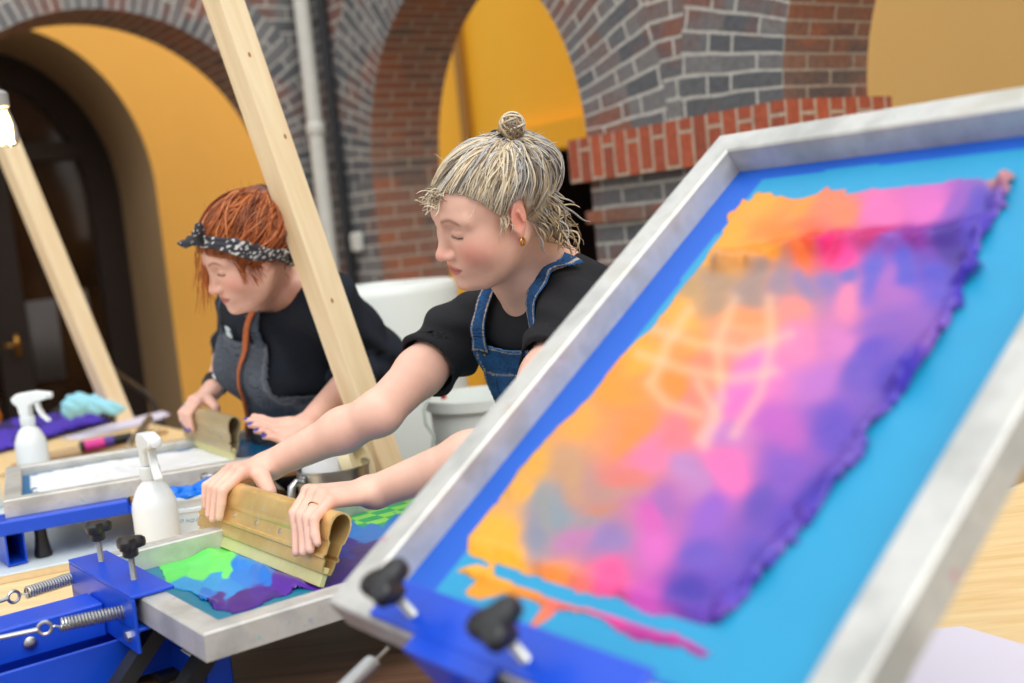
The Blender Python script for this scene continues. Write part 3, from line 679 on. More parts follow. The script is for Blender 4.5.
clamp_head(p3, M3, min(ky3)-.12, max(ky3)+.06, ky3, (sum(ky3)/2-.06, sum(ky3)/2+.06), .003, .036, 1.15)
ym = sum(ky3)/2
# its pivot sits lower and behind: side plates join the clamp to the base
PV = O3 - A3*ym; Xh = unit([B3[0], B3[1], 0]); Mh = frame(np.r_[PV[:2], 0], Xh, -A3, EZ)
b = MB(); zc = float(tf(M3, (-.01, ym, -.06))[2]); 
for yy in (-.04, .04): b.prism([(-.02, zc-.0), (.02, zc+.01), (-.16, TZ+.09), (-.22, TZ+.09), (-.22, TZ+.14)], yy-.003, yy+.003, frame(np.r_[PV[:2], 0], Xh, EZ, A3))
obj('lift_arm', b, m_blue, p3)
press_base(p3, np.r_[PV[:2], 0], Xh, -A3, 0, TZ+.085)
spring(Zp(330, 705, .99), Zp(372, 664, 1.0), p3)

# ---- press 2 (under the red-haired printer)
N2 = Zp(3, 501, 1.0); X2 = unit(Zp(139, 478, 1.0)-N2); Y2 = np.cross(EZ, X2); M2 = frame(N2, X2, Y2, EZ); L2 = .74; W2 = .44
s2 = thing('printing_screen', tf(M2, (L2/2, W2/2, -.036)), 'flat aluminium printing screen with white ink on blue mesh, under the red-haired printer', 'printing screen')
obj('frame', rails(M2, L2, W2, .034), M_ALU, s2)
Mi2 = M2@frame((0, 0, -.022), (1, 0, 0), (0, 1, 0), (0, 0, 1))
sheet('mesh', Mi2, .03, L2-.03, .03, W2-.03, .02, allm, const(srgb(0, 104, 158)), lambda a, b, c: a*0, m_mesh, s2)
def m2(px, py, l):
    x, y = wob(px, py, l, 3, 30); return inside(x, y, [(12, 480), (40, 495), (60, 500), (250, 468), (232, 446), (186, 449), (120, 458), (40, 472)])
sheet('ink', Mi2, .05, .60, .045, W2-.05, .0035, m2, const(srgb(232, 236, 240)), lambda px, py, l: .0015+.003*np.abs(fbm(l*30)), m_ink, s2, .0008)['label'] = 'white ink'
p2 = thing('screen_press', np.r_[tf(M2, (.2, W2*.5, 0))[:2], TZ], 'blue steel screen press at the left under the screen with white ink', 'screen press')
b = MB(); b.box((-.10, -.03, -.066), (.235, .06, -.037), M2, .003); b.box((.235, -.03, -.066), (.42, .06, -.0505), M2, 0); obj('side_rail', b, m_blue, p2)
b = MB(); b.prism([(.12, .03), (.62, .03), (.62, .38), (.12, .38), (.10, .1)], -.052, -.0375, M2@frame((0, -.02, 0), (1, 0, 0), (0, 1, 0), (0, 0, 1))); 
b = MB(); b.box((.24, -.012, -.050), (.60, .40, -.0372), M2, .002); obj('platen', b, mat('brown_hardboard', srgb(150, 106, 62), .6), p2)
b = MB(); b.box((.40, .0, -.075), (.47, .02, -.0505), M2, .002); obj('bracket', b, m_steel, p2)
b = MB(); b.lathe([(.006, -.1), (.007, -.09), (.003, -.085), (.003, -.0755)], n=12, m=M2@frame((.435, .01, 0), (1, 0, 0), (0, 1, 0), (0, 0, 1))); obj('bolt', b, m_steel, p2)
e0 = Zp(16, 548, TZ+.055); e1 = Zp(-70, 488, TZ+.055); dx = unit(e0-e1); Mt = frame(e1, dx, np.cross(EZ, dx), EZ)
e0 = e0*1.0; b = MB(); hollow_tube(b, Mt, 0, float(np.linalg.norm(e0-e1)), .038, .068, .003); obj('square_tube', b, m_blue, p2)
for xx in (.06, .28):
    b = MB(); b.lathe([(.016, TZ-1.0+.019), (.018, TZ-1+.022), (.012, -.09), (.012, -.067)], n=16, m=M2@frame((xx, .02, 0), (1, 0, 0), (0, 1, 0), (0, 0, 1))); obj('rubber_foot', b, m_black, p2)

# ================================================================ SQUEEGEES
def squeegee(B0, B1, up, label, sc=.93, gold=None):
    """aluminium profile squeegee: B0-B1 blade line, up = height direction"""
    x = unit(B1-B0); z = unit(up-x*(up@x)); y = np.cross(z, x); L = float(np.linalg.norm(B1-B0)); M = frame(B0, x, y, z)
    t = thing('squeegee', (B0+B1)/2, label, 'squeegee')
    pr = [(-.0065, .020), (-.0085, .021), (-.0105, .030), (-.0108, .041), (-.0150, .043), (-.0150, .047), (-.0118, .049), (-.0124, .068), (-.0160, .072), (-.0178, .084), (-.0186, .094), (-.0178, .103), (-.0140, .111), (-.0075, .116), (0, .117)]
    pr = [(a*sc, c*sc) for a, c in pr]; out = pr+[(-a, c) for a, c in pr[::-1][1:]]
    inn = [(a*(1-.0024/max(abs(a), .004)) if abs(a) > .003 else 0, c-(.0022 if c > .09*sc else 0)+(.002 if c < .03*sc else 0)) for a, c in out]
    n = len(out); V = []
    for X in (0, L):
        for a, c in out: V.append((X, a, c))
        for a, c in inn: V.append((X, a, c))
    F = []
    for i in range(n):
        j = (i+1) % n; F += [(i, 2*n+i, 2*n+j, j), (n+i, n+j, 3*n+j, 3*n+i), (i, j, n+j, n+i), (2*n+i, 3*n+i, 3*n+j, 2*n+j)]
    b = MB(); b.add(tf(M, V), F); obj('handle_profile', b, gold or M_GOLD, t)
    b = MB(); b.box((.002, -.0045, 0), (L-.002, .0045, .030*sc), M, .001); obj('blade', b, mat('cream_rubber', srgb(206, 200, 142), .5, var=.15, vs=40), t)
    for xx in np.arange(.05, L, .085):
        b = MB(); b.lathe([(.0045, 0), (.004, .002), (.001, .0025)], n=12, m=M@frame((xx, -.0105, .060*sc), (1, 0, 0), (0, 0, 1), (0, -1, 0))); obj('screw', b, m_steel, t)
    return M, L
MSH = 1.0-.034
B0 = Zp(190, 534, MSH+.004); B1 = Zp(322, 588, MSH+.004); _x = unit(B1-B0)
B0 = B0+_x*.036
UPS = unit(EZ*math.cos(math.radians(27))+X1*math.sin(math.radians(27)))
MS1, LS1 = squeegee(B0, B1, UPS, 'wide gold aluminium squeegee gripped by the blonde printer over wet ink', gold=M_GOLD)
for x_ in (0,.03,.06,.09,LS1-.15,LS1-.12,LS1-.09,LS1-.06,LS1-.03,LS1):
    print('x', round(x_,3), [np.round(proj(tf(MS1, (x_, y_, z_)))[:2]).tolist() for y_,z_ in ((0,.109),(.005,.13),(-.03,.105),(-.03,.08),(-.02,.055))])
for q in ((0, 0, 0), (LS1, 0, 0), (0, 0, .117), (LS1, 0, .117)): print('sq1', np.round(proj(tf(MS1, q))))
C0 = Zp(187, 443, MSH+.016); C1 = Zp(234, 460, MSH+.016)
UPS2 = unit(EZ*math.cos(math.radians(8))+X2*math.sin(math.radians(8)))
MS2, LS2 = squeegee(C0, C1, UPS2, 'narrow pale squeegee held by the red-haired printer on the white ink', gold=m_goldl, sc=.85)
for q in ((0, 0, 0), (LS2, 0, 0), (0, 0, .117), (LS2, 0, .117)): print('sq2', np.round(proj(tf(MS2, q))), LS2)
# ================================================================ organic surfaces: smooth fields meshed on a lattice
class Field:
    """ordered list of rounded primitives, blended smoothly"""
    def __init__(s): s.p = []
    def cap(s, a, b, ra, rb=None, k=.01, op='u'):
        a = np.asarray(a, float); b = np.asarray(b, float); rb = ra if rb is None else rb; R = max(ra, rb)
        s.p.append(('c', (a, b, ra, rb), k, op, np.minimum(a, b)-R, np.maximum(a, b)+R)); return s
    def ell(s, c, r, M=None, k=.01, op='u'):
        c = np.asarray(c, float); M = np.eye(3) if M is None else np.asarray(M, float); sc_ = np.linalg.norm(M[:, 0]); M = M/sc_; r = np.asarray(r, float)*sc_
        R = np.abs(M)@r; s.p.append(('e', (c, r, M), k, op, c-R, c+R)); return s
    def chain(s, pts, rs, k=.01):
        for i in range(len(pts)-1): s.cap(pts[i], pts[i+1], rs[i], rs[i+1], k)
        return s
    @staticmethod
    def d(kind, a, P_):
        if kind == 'c':
            A, B, ra, rb = a; ba = B-A; t = np.clip(((P_-A)@ba)/(ba@ba+1e-12), 0, 1)
            return np.linalg.norm(P_-A-t[..., None]*ba, axis=-1)-(ra+(rb-ra)*t)
        c, r, M = a; q = (P_-c)@M; k0 = np.linalg.norm(q/r, axis=-1); k1 = np.linalg.norm(q/(r*r), axis=-1)+1e-9
        return k0*(k0-1)/k1
    def ev(s, P_, init=1.0):
        f = np.full(P_.shape[:-1], init)
        for kind, a, k, op, lo, hi in s.p: f = Field.mixop(f, Field.d(kind, a, P_), k, op)
        return f
    @staticmethod
    def mixop(f, g, k, op):
        if op == 'u': h = np.clip(.5+.5*(f-g)/k, 0, 1); return f*(1-h)+g*h-k*h*(1-h)
        g = -g; h = np.clip(.5-.5*(f-g)/k, 0, 1); return f*(1-h)+g*h+k*h*(1-h)
    def bounds(s): 
        u = [q for q in s.p if q[3] == 'u']
        return np.min([q[4] for q in u], 0), np.max([q[5] for q in u], 0)
def mesh_field(F, h, post=None, pad=.02, lo=None, hi=None, B=12, margin=.03):
    """surface of F (with optional post(P, f) -> f) as vertices, quads; lattice step h"""
    l0, h0 = F.bounds(); lo = (l0 if lo is None else np.asarray(lo))-pad; hi = (h0 if hi is None else np.asarray(hi))+pad
    nb = np.ceil((hi-lo)/(h*B)).astype(int); n = nb*B
    gi = np.stack(np.meshgrid(*[np.arange(k) for k in nb], indexing='ij'), -1).reshape(-1, 3)
    cen = lo+(gi+.5)*B*h; fc = F.ev(cen); 
    if post: fc2 = post(cen, fc)
    else: fc2 = fc
    act = np.abs(fc2) < (B*h*.87+margin) if post is None else (np.minimum(np.abs(fc2), np.abs(fc)) < (B*h*.87+margin))
    V = np.empty(n, np.float32)
    Vb = V.reshape(nb[0], B, nb[1], B, nb[2], B)
    Vb[:] = np.where(fc2 < 0, -1., 1.).reshape(nb)[:, None, :, None, :, None]
    ai = gi[act]; loc = np.stack(np.meshgrid(*[np.arange(B)]*3, indexing='ij'), -1).reshape(-1, 3)
    P_ = lo+(ai[:, None, :]*B+loc[None])*h; f = np.full(P_.shape[:2], .3)
    bl = lo+ai*B*h; bh = bl+B*h
    for kind, a, k, op, plo, phi in F.p:
        m = np.all((bl < phi+k+.03) & (bh > plo-k-.03), 1)
        if m.any(): f[m] = Field.mixop(f[m], Field.d(kind, a, P_[m]), k, op)
    if post: f = post(P_.reshape(-1, 3), f.reshape(-1)).reshape(f.shape)
    Vb[ai[:, 0], :, ai[:, 1], :, ai[:, 2], :] = f.reshape(-1, B, B, B)
    return nets(V, lo, h)
def nets(V, lo, h):
    S = V < 0; nx, ny, nz = V.shape
    cnt = np.zeros((nx-1, ny-1, nz-1), np.int8)
    for dx in (0, 1):
        for dy in (0, 1):
            for dz in (0, 1): cnt += S[dx:nx-1+dx, dy:ny-1+dy, dz:nz-1+dz]
    cells = np.argwhere((cnt > 0) & (cnt < 8)); idm = np.full(cnt.shape, -1, np.int32); idm[tuple(cells.T)] = np.arange(len(cells))
    acc = np.zeros((len(cells), 3)); num = np.zeros(len(cells))
    C8 = [(a, b, c) for a in (0, 1) for b in (0, 1) for c in (0, 1)]
    vals = {c: V[cells[:, 0]+c[0], cells[:, 1]+c[1], cells[:, 2]+c[2]].astype(float) for c in C8}
    for c in C8:
        for ax in range(3):
            if c[ax] == 0:
                e2 = list(c); e2[ax] = 1; a, b = vals[c], vals[tuple(e2)]; m = (a < 0) != (b < 0)
                t = np.where(m, a/(a-b+1e-12), 0); p = np.tile(np.array(c, float), (len(cells), 1)); p[:, ax] = t
                acc[m] += p[m]; num[m] += 1
    verts = lo+(cells+acc/num[:, None])*h
    Q = []
    for ax in range(3):
        sl0 = [slice(None)]*3; sl1 = [slice(None)]*3; sl0[ax] = slice(0, -1); sl1[ax] = slice(1, None)
        ch = S[tuple(sl0)] != S[tuple(sl1)]; E = np.argwhere(ch); o = [k for k in range(3) if k != ax]
        ok = (E[:, o[0]] > 0) & (E[:, o[1]] > 0) & (E[:, o[0]] < V.shape[o[0]]-1) & (E[:, o[1]] < V.shape[o[1]]-1); E = E[ok]
        ins = S[tuple(E.T)]; q = []
        for a, b in ((1, 1), (0, 1), (0, 0), (1, 0)):
            c = E.copy(); c[:, o[0]] -= a; c[:, o[1]] -= b; q.append(idm[tuple(c.T)])
        q = np.stack(q, 1); fl = ins if ax != 1 else ~ins
        q[~fl] = q[~fl][:, ::-1]; Q.append(q)
    Q = np.concatenate(Q); Q = Q[(Q >= 0).all(1)]
    return verts, Q.tolist()
def relax(V, Q, n=1, w=.5):
    Q = np.array(Q); E = np.concatenate([Q[:, [0, 1]], Q[:, [1, 2]], Q[:, [2, 3]], Q[:, [3, 0]]]); E = np.concatenate([E, E[:, ::-1]])
    for _ in range(n):
        a = np.zeros_like(V); c = np.zeros(len(V)); np.add.at(a, E[:, 0], V[E[:, 1]]); np.add.at(c, E[:, 0], 1); V = V*(1-w)+w*a/np.maximum(c, 1)[:, None]
    return V
def smoothstep(a, b, x): t = np.clip((x-a)/(b-a), 0, 1); return t*t*(3-2*t)

# ================================================================ heads
def head_field(F, H, wide=1.0):
    """adds a bowed female head; H = 4x4 frame, x forward, y her left, z up"""
    R = H[:3, :3]; T = lambda *p: tf(H, p); S_ = np.linalg.norm(R[:, 0])
    def E(c, r, k=.015, op='u', M=None): F.ell(T(*c), r, R if M is None else R@M, k, op)
    def Cp(a, b, ra, rb, k=.01, op='u'): F.cap(T(*a), T(*b), ra*S_, rb*S_, k, op)
    E((-.014, 0, .030), (.100, .074*wide, .066), .02)
    E((.024, 0, -.012), (.066, .061*wide, .086), .03)
    E((.032, 0, -.070), (.053, .050*wide, .044), .03)
    for s in (1, -1):
        Cp((-.002, s*.056*wide, -.046), (.058, s*.024, -.098), .015, .014, .03)
        E((.055, s*.039, -.034), (.028, .026, .028), .03)
        Cp((.083, s*.014, .022), (.066, s*.048, .020), .0085, .008, .014)
    E((.079, 0, -.099), (.019, .021, .016), .02)
    E((.072, 0, -.066), (.025, .028, .020), .018)
    for s in (1, -1): E((.099, s*.031, .003), (.016, .0175, .0105), .014, 's')
    Cp((.086, 0, .006), (.104, 0, -.032), .0068, .0088, .012); E((.107, 0, -.037), (.0105, .0105, .0095), k=.008)
    for s in (1, -1):
        E((.098, s*.0115, -.040), (.0095, .0062, .0068), .006)
        E((.106, s*.0062, -.0465), (.004, .0032, .003), .003, 's')
        E((.072, s*.031, .0015), (.0145, .0150, .0118), .003)      # eye with lowered lid
    E((.0915, 0, -.0625), (.0090, .0195, .0046), .004); E((.0905, 0, -.0735), (.0090, .0165, .0056), .005)
    Cp((.1005, 0, -.0680), (.084, .0225, -.0665), .0014, .0012, .0025, 's'); Cp((.1005, 0, -.0680), (.084, -.0225, -.0665), .0014, .0012, .0025, 's')
    for s in (1, -1):
        c, t = math.cos(.30*s), math.sin(.30*s); Mz = np.array([[c, -t, 0], [t, c, 0], [0, 0, 1]])
        a = math.radians(-14); Mx = np.array([[math.cos(a), 0, math.sin(a)], [0, 1, 0], [-math.sin(a), 0, math.cos(a)]])
        Me = Mz@Mx
        E((-.008, s*.0765*wide, -.006), (.0175, .0065, .030), .004, 'u', Me)
        E((-.004, s*.0835*wide, -.004), (.0105, .0050, .0195), .004, 's', Me)
        E((-.001, s*.0765*wide, -.033), (.0070, .0050, .0085), .004, 'u', Me)
        Cp((-.009, s*.0815*wide, .006), (-.012, s*.082*wide, -.013), .0028, .0022, .003)
def head_color(Pw, H, skin, blush, lip, brow, lash=srgb(58, 38, 30), tan=None):
    """own colours of the face: lips, cheeks, brows, lashes, ears"""
    q = tf(np.linalg.inv(H), Pw); x, y, z = q.T; ay = np.abs(y); c = np.tile(np.array(skin), (len(q), 1))
    def put(m, col): nonlocal c; c = c*(1-m[:, None])+np.array(col)*m[:, None]
    inhead = (x > -.03) & (z > -.13) & (z < .12)
    g = np.exp(-(((x-.062)/.035)**2+((ay-.045)/.022)**2+((z+.034)/.022)**2)); put(g*.7*inhead, blush)
    g = np.exp(-(((x-.112)/.012)**2+(y/.012)**2+((z+.036)/.012)**2)); put(g*.45, blush)
    g = np.exp(-(((x+.005)/.022)**2+((ay-.080)/.012)**2+((z+.005)/.035)**2)); put(g*.55, blush)
    lipw = .0225; zc = -.0675+.0012*(ay/.02)**2; th = .0085*np.sqrt(np.clip(1-(ay/lipw)**2, 0, 1)); m = smoothstep(1.15, .8, np.abs(z-zc-.0)/(th+1e-4))*(x > .075)*(ay < lipw); put(m*.9, lip)
    m = np.exp(-((z-zc)/.0012)**2)*(ay < lipw+.002)*(x > .072); put(m*.7, srgb(110, 50, 46))
    zb = .0215+.0055*np.sin(np.clip((ay-.012)/.034, 0, 1)*math.pi)-.003*smoothstep(.03, .048, ay); m = np.exp(-((z-zb)/.0030)**2)*smoothstep(.010, .016, ay)*smoothstep(.050, .042, ay)*(x > .05); put(m*.95, brow)
    zl = -.0048-.002*np.cos((ay-.031)/.015*1.4); m = np.exp(-((z-zl)/.0020)**2)*smoothstep(.0145, .0125, np.abs(ay-.031))*(x > .06); put(m*1.0, lash)
    m = np.exp(-((z-.0085)/.0012)**2)*smoothstep(.014, .011, np.abs(ay-.031))*(x > .06); put(m*.35, srgb(150, 90, 72))
    return c
# ================================================================ strands of hair
def strands(paths, r, cols, name, mat_, parent, n=5, taper=.3):
    b = MB(); b.hascol = True
    for i, p in enumerate(paths):
        m = len(p); t = np.linspace(0, 1, m); rr = (r[i] if np.ndim(r) else r)*(1-(1-taper)*np.abs(2*t-1)**2.5)
        b.tube(p, rr, n, False, col=cols[i])
    return obj(name, b, mat_, parent, True)
def sweep(H, c, rad, d0, d1, off, m=16, rs=None, wave=.0, lift=0, seed=0):
    """a lock that runs over the ellipsoid c/rad from direction d0 to d1 (head frame)"""
    a = unit(d0); b_ = unit(d1); om = math.acos(np.clip(a@b_, -1, 1)); t = np.linspace(0, 1, m)
    D = (np.sin((1-t)*om)[:, None]*a+np.sin(t*om)[:, None]*b_)/max(math.sin(om), 1e-3)
    s = rng.rand(3)*10; wv = wave*np.stack([np.sin(t*rng.uniform(5, 11)+s[0]), np.sin(t*rng.uniform(5, 11)+s[1]), np.sin(t*rng.uniform(5, 11)+s[2])], -1)*np.sin(t*math.pi)[:, None]
    D = D+wv; D /= np.linalg.norm(D, axis=1)[:, None]
    k = 1/np.sqrt(((D/np.asarray(rad))**2).sum(1)); k = k+off+lift*np.sin(t*math.pi)
    return tf(H, np.asarray(c)+D*k[:, None])
# ================================================================ hands
def hand(F, wrist, mcps, fingers, thumb, side_up, fr=.0082, scale=1.0):
    """palm from wrist to four knuckles, four jointed fingers and a thumb"""
    w = np.asarray(wrist, float); rr = [1.0, 1.04, .98, .86]
    ax = unit(mcps[3]-mcps[0])
    for i, m in enumerate(mcps):
        w_i = w+ax*(i-1.5)*.009*scale; F.cap(w_i, m, .0145*scale, .0110*scale*rr[i], .014)
    F.cap(w+ax*-.010, w+ax*.010, .020*scale, .019*scale, .015)
    for i, (m, fg) in enumerate(zip(mcps, fingers)):
        pts = [m]+list(fg); r0 = fr*rr[i]*scale
        F.cap(pts[0], pts[1], r0*1.18, r0*1.08, .006); F.cap(pts[1], pts[2], r0*1.08, r0*.98, .0022); F.cap(pts[2], pts[3], r0*.98, r0*.84, .002)
    F.cap(thumb[0], thumb[1], .0150*scale, .0115*scale, .012); F.cap(thumb[1], thumb[2], .0112*scale, .0100*scale, .004); F.cap(thumb[2], thumb[3], .0100*scale, .0085*scale, .003)
# ================================================================ PERSON 1: blonde printer in black T-shirt and denim apron
def skin_mat(name):
    t = NT(name); at = t.n('ShaderNodeAttribute', attribute_name='Col'); co = t.obj()
    n1 = t.noise(22, 3, co); n2 = t.noise(420, 2, co); r = t.ramp(n1.outputs[0], [(.3, (.93, .90, .90)), (.7, (1.05, 1.05, 1.05))])
    t.l(t.mix(1.0, at.outputs['Color'], r.outputs[0], 'MULTIPLY'), t.b.inputs['Base Color']); t.set(rough=.46, sss=.12, spec=.4)
    t.b.inputs['Subsurface Radius'].default_value = (.012, .005, .003); t.b.inputs['Subsurface Scale'].default_value = .6; t.bump(n2.outputs[0], .12, .0004); return t.m
M_SKIN = skin_mat('skin'); 
def cloth_mat(name, c, c2=None, rough=.85, weave=900, sheen=.0, var=.1, amt=.15):
    t = NT(name); co = t.obj(); n1 = t.noise(14, 4, co); n2 = t.noise(weave, 2, co); c = np.array(c); c2 = np.array(c2) if c2 is not None else c*(1+var*2)
    a = t.mix(n1.outputs[0], c*(1-var), c*(1+var)); r = t.ramp(n2.outputs[0], [(.35, (0, 0, 0)), (.7, (1, 1, 1))])
    t.l(t.mix(r.outputs[0], a, c2), t.b.inputs['Base Color']); t.set(rough=rough, spec=.25, sheen=sheen); t.bump(n2.outputs[0], amt, .0008); return t.m
def denim_col(name, weave=420, var=.10):
    t = NT(name); at = t.n('ShaderNodeAttribute', attribute_name='Col'); co = t.obj(); n1 = t.noise(60, 4, co); n2 = t.noise(weave, 3, co)
    r = t.ramp(n1.outputs[0], [(.3, (1-var,)*3), (.7, (1+var,)*3)]); r2 = t.ramp(n2.outputs[0], [(.35, (.78,)*3), (.7, (1.35, 1.3, 1.22))])
    t.l(t.mix(1.0, t.mix(1.0, at.outputs['Color'], r.outputs[0], 'MULTIPLY'), r2.outputs[0], 'MULTIPLY'), t.b.inputs['Base Color']); t.set(rough=.85, spec=.2); t.bump(n2.outputs[0], .25, .001); return t.m
def hframe(o, yaw, pitch, roll=0):
    y = math.radians(yaw); p = math.radians(pitch); Fh = np.array([math.cos(y), math.sin(y), 0]); L = np.array([-Fh[1], Fh[0], 0])
    Fv = Fh*math.cos(p)-EZ*math.sin(p); T = np.cross(Fv, L); r = math.radians(roll)
    L2_ = L*math.cos(r)+T*math.sin(r); T2 = -L*math.sin(r)+T*math.cos(r); return frame(o, Fv, L2_, T2)
H1 = hframe((0, 0, 0), 204, 22, -18); H1[:3, :3] *= .962; H1[:3, 3] = P(437, 259, 1.79)-H1[:3, :3]@np.array([.117, 0, -.037])
def person_frames(Sn, Sf, pelvis):
    """Sn = her left shoulder, Sf = her right shoulder"""
    mid = (Sn+Sf)/2; U = unit(mid-pelvis); Lf = unit((Sn-Sf)-U*((Sn-Sf)@U)); Fw = np.cross(Lf, U); return mid, frame(mid, Fw, Lf, U)
Sn, Sf = P(576, 322, 1.84), P(456, 336, 2.09); PEL1 = np.array([.18, 2.12, .93])
mid1, B1f = person_frames(Sn, Sf, PEL1); B1f[:3, 3] -= B1f[:3, 0]*.08-B1f[:3, 1]*.02; print('shoulder width', np.linalg.norm(Sn-Sf), 'torso', np.linalg.norm(mid1-PEL1))
q1 = lambda x, y, z: tf(MS1, (x-.024, y, z))
Wf = q1(.115, .078, .138); Wn = q1(.405, .085, .142); print('wrists', np.round(proj(Wf)), np.round(proj(Wn)), 'want 270,464 / 374,490')
Wf = P(268, 466, proj(Wf)[2]); Wn = P(373, 492, proj(Wn)[2])
Ef, En = P(379, 413, 1.90), P(517, 440, 1.64)
print('arm', [round(float(np.linalg.norm(a-b)), 3) for a, b in ((Sf, Ef), (Ef, Wf), (Sn, En), (En, Wn))])
def torso(F, B, off=0., hip=1.0, bust=.06, full=True):
    T = lambda *p: tf(B, p); R = B[:3, :3]
    F.ell(T(-.01, 0, -.13), (.112+off, .155+off, .19+off), R, .05)
    F.ell(T(.0, 0, -.30), (.115+off, .140+off, .14+off), R, .05)
    F.ell(T(-.005, 0, -.42), (.125*hip+off, .165*hip+off, .13+off), R, .05)
    for s in (1, -1): F.ell(T(.075, s*.072, -.155), (.058+off, .062+off, .062+off), R, .03)
def arms(F, S, E, W, o=0., up=True, fore=True, k=.02, ru=.045, re=.0355, rf=.0355, rw=.0245):
    if up: F.cap(S, S+(E-S)*.5, ru+o, (ru+re)/2+.001+o, k); F.cap(S+(E-S)*.5, E, (ru+re)/2+.001+o, re+o, k)
    if fore: m = E+(W-E)*.32; F.cap(E, m, re+o, rf+o, k); F.cap(m, W, rf+o, rw+o, k)
NB1 = tf(B1f, (-.035, 0, .035)); HN1 = tf(H1, (-.03, 0, -.045))
F1_ = Field(); torso(F1_, B1f, -.004)
for S in (Sn, Sf): F1_.cap(NB1-np.array([0, 0, .02]), S+B1f[:3, 2]*.0, .050, .046, .04)
F1_.cap(HN1, NB1, .050, .056, .03); F1_.cap(tf(H1, (.02, 0, -.075)), tf(B1f, (.035, 0, .01)), .034, .040, .03)
head_field(F1_, H1, 1.0)
arms(F1_, Sn, En, Wn); arms(F1_, Sf, Ef, Wf)
# far hand (her right): fingers close over the front of the squeegee handle
def fing(x0, x1, x2, x3, z3): return [q1(x1, -.031, .088), q1(x2, -.0265, .068), q1(x3, -.0225, z3)]
SF = .012
mf = [q1(.112+SF, -.004, .126), q1(.091+SF, -.006, .128), q1(.068+SF, -.006, .126), q1(.047+SF, -.003, .120)]
hand(F1_, Wf, mf, [fing(0, .117+SF, .118+SF, .119+SF, .045), fing(0, .094+SF, .096+SF, .098+SF, .040), fing(0, .071+SF, .074+SF, .077+SF, .044), fing(0, .048+SF, .051+SF, .055+SF, .054)],
     [Wf*.55+mf[0]*.45+q1(.03, .0, -.012)-q1(0, 0, 0), q1(.150+SF, .034, .108), q1(.152+SF, .031, .082), q1(.150+SF, .026, .060)], None)
mn = [q1(.362, -.004, .124), q1(.386, -.006, .126), q1(.411, -.006, .124), q1(.433, -.003, .117)]
hand(F1_, Wn, mn, [fing(.36, .392, .405, .418, .036), fing(.38, .414, .427, .438, .040), fing(.41, .435, .445, .454, .046), fing(.43, .454, .462, .468, .058)],
     [Wn*.55+mn[0]*.45+q1(-.025, .0, -.012)-q1(0, 0, 0), q1(.330, .036, .106), q1(.326, .031, .082), q1(.328, .026, .060)], None)
w1 = thing('person', np.array([PEL1[0]+.02, PEL1[1]+.03, 0]), 'blonde person with a top bun, black T-shirt and denim apron, pulling the gold squeegee', 'person')
V, Q = mesh_field(F1_, .0026, lo=np.minimum(F1_.bounds()[0], 0*F1_.bounds()[0]+F1_.bounds()[0]), margin=.02)
V = relax(V, Q, 1, .35)
SK1 = srgb(234, 188, 168)
cc = head_color(V, H1, SK1, srgb(230, 118, 104), srgb(200, 108, 104), srgb(158, 118, 94))
for fs, xs in ((mf, (.119, .098, .077, .055)), (mn, (.418, .438, .454, .468))):
    for m in fs: g = np.exp(-(np.linalg.norm(V-m, axis=1)/.016)**2)[:, None]; cc = cc*(1-.35*g)+np.array(srgb(226, 150, 130))*.35*g
for tp in [q1(.119+SF, -.031, .047), q1(.098+SF, -.031, .042), q1(.077+SF, -.031, .046), q1(.418, -.031, .038), q1(.438, -.031, .042), q1(.454, -.031, .048), q1(.468, -.030, .060)]:
    g = smoothstep(.0068, .0048, np.linalg.norm(V-tp, axis=1))[:, None]; cc = cc*(1-.6*g)+np.array(srgb(240, 186, 176))*.6*g
body1 = link_mesh('body', V, Q, M_SKIN, w1, True, cc); print('body', len(V))
# ---- T-shirt
SH = Field(); torso(SH, B1f, .010)
for S in (Sn, Sf): SH.cap(NB1-np.array([0, 0, .035]), S, .052, .058, .045)
cutn, cutf = Sn+(En-Sn)*.42, Sf+(Ef-Sf)*.42
SH.cap(Sn, cutn, .059, .060, .03); SH.cap(Sf, cutf, .059, .060, .03)
SH.ell(tf(B1f, (.025, 0, -.015)), (.075, .09, .055), B1f[:3, :3], .04)
dn_, df_ = unit(En-Sn), unit(Ef-Sf)
nk = unit(HN1-NB1)
def shirt_post(Pw, f):
    l = tf(np.linalg.inv(B1f), Pw)
    f = f + .0045*fbm(Pw*13+5, 2)+ .0055*np.sin((Pw@unit([1, .4, 1.6]))*95+3*vnoise(Pw*9))*smoothstep(.02, .16, np.abs(l[:, 1]))*.8
    for c, d, E in ((cutn, dn_, En), (cutf, df_, Ef)):
        a = (Pw-c)@d; r = np.linalg.norm((Pw-c)-a[:, None]*d, axis=1); near = r < .12
        f = np.where(near, np.maximum(f, a), f)
        f = np.where(near & (a > -.05), np.maximum(f, .0520-r-np.clip(-a-.035, 0, 1)*1.5), f)      # hollow sleeve opening
    a = (Pw-(NB1-nk*.005))@nk; r = np.linalg.norm((Pw-NB1)-((Pw-NB1)@nk)[:, None]*nk-B1f[:3, 0]*.004, axis=1)
    f = np.where(a > -.020, np.maximum(f, .0560-r), f)
    f = np.maximum(f, (Pw-(NB1+nk*.02))@nk-.0)*1.0 if False else f
    return f
V, Q = mesh_field(SH, .0036, shirt_post, margin=.03)
m_tee = cloth_mat('black_jersey', srgb(29, 30, 33), srgb(42, 43, 48), .9, 700)
tee = link_mesh('t_shirt', relax(V, Q, 1, .4), Q, m_tee, w1, True)
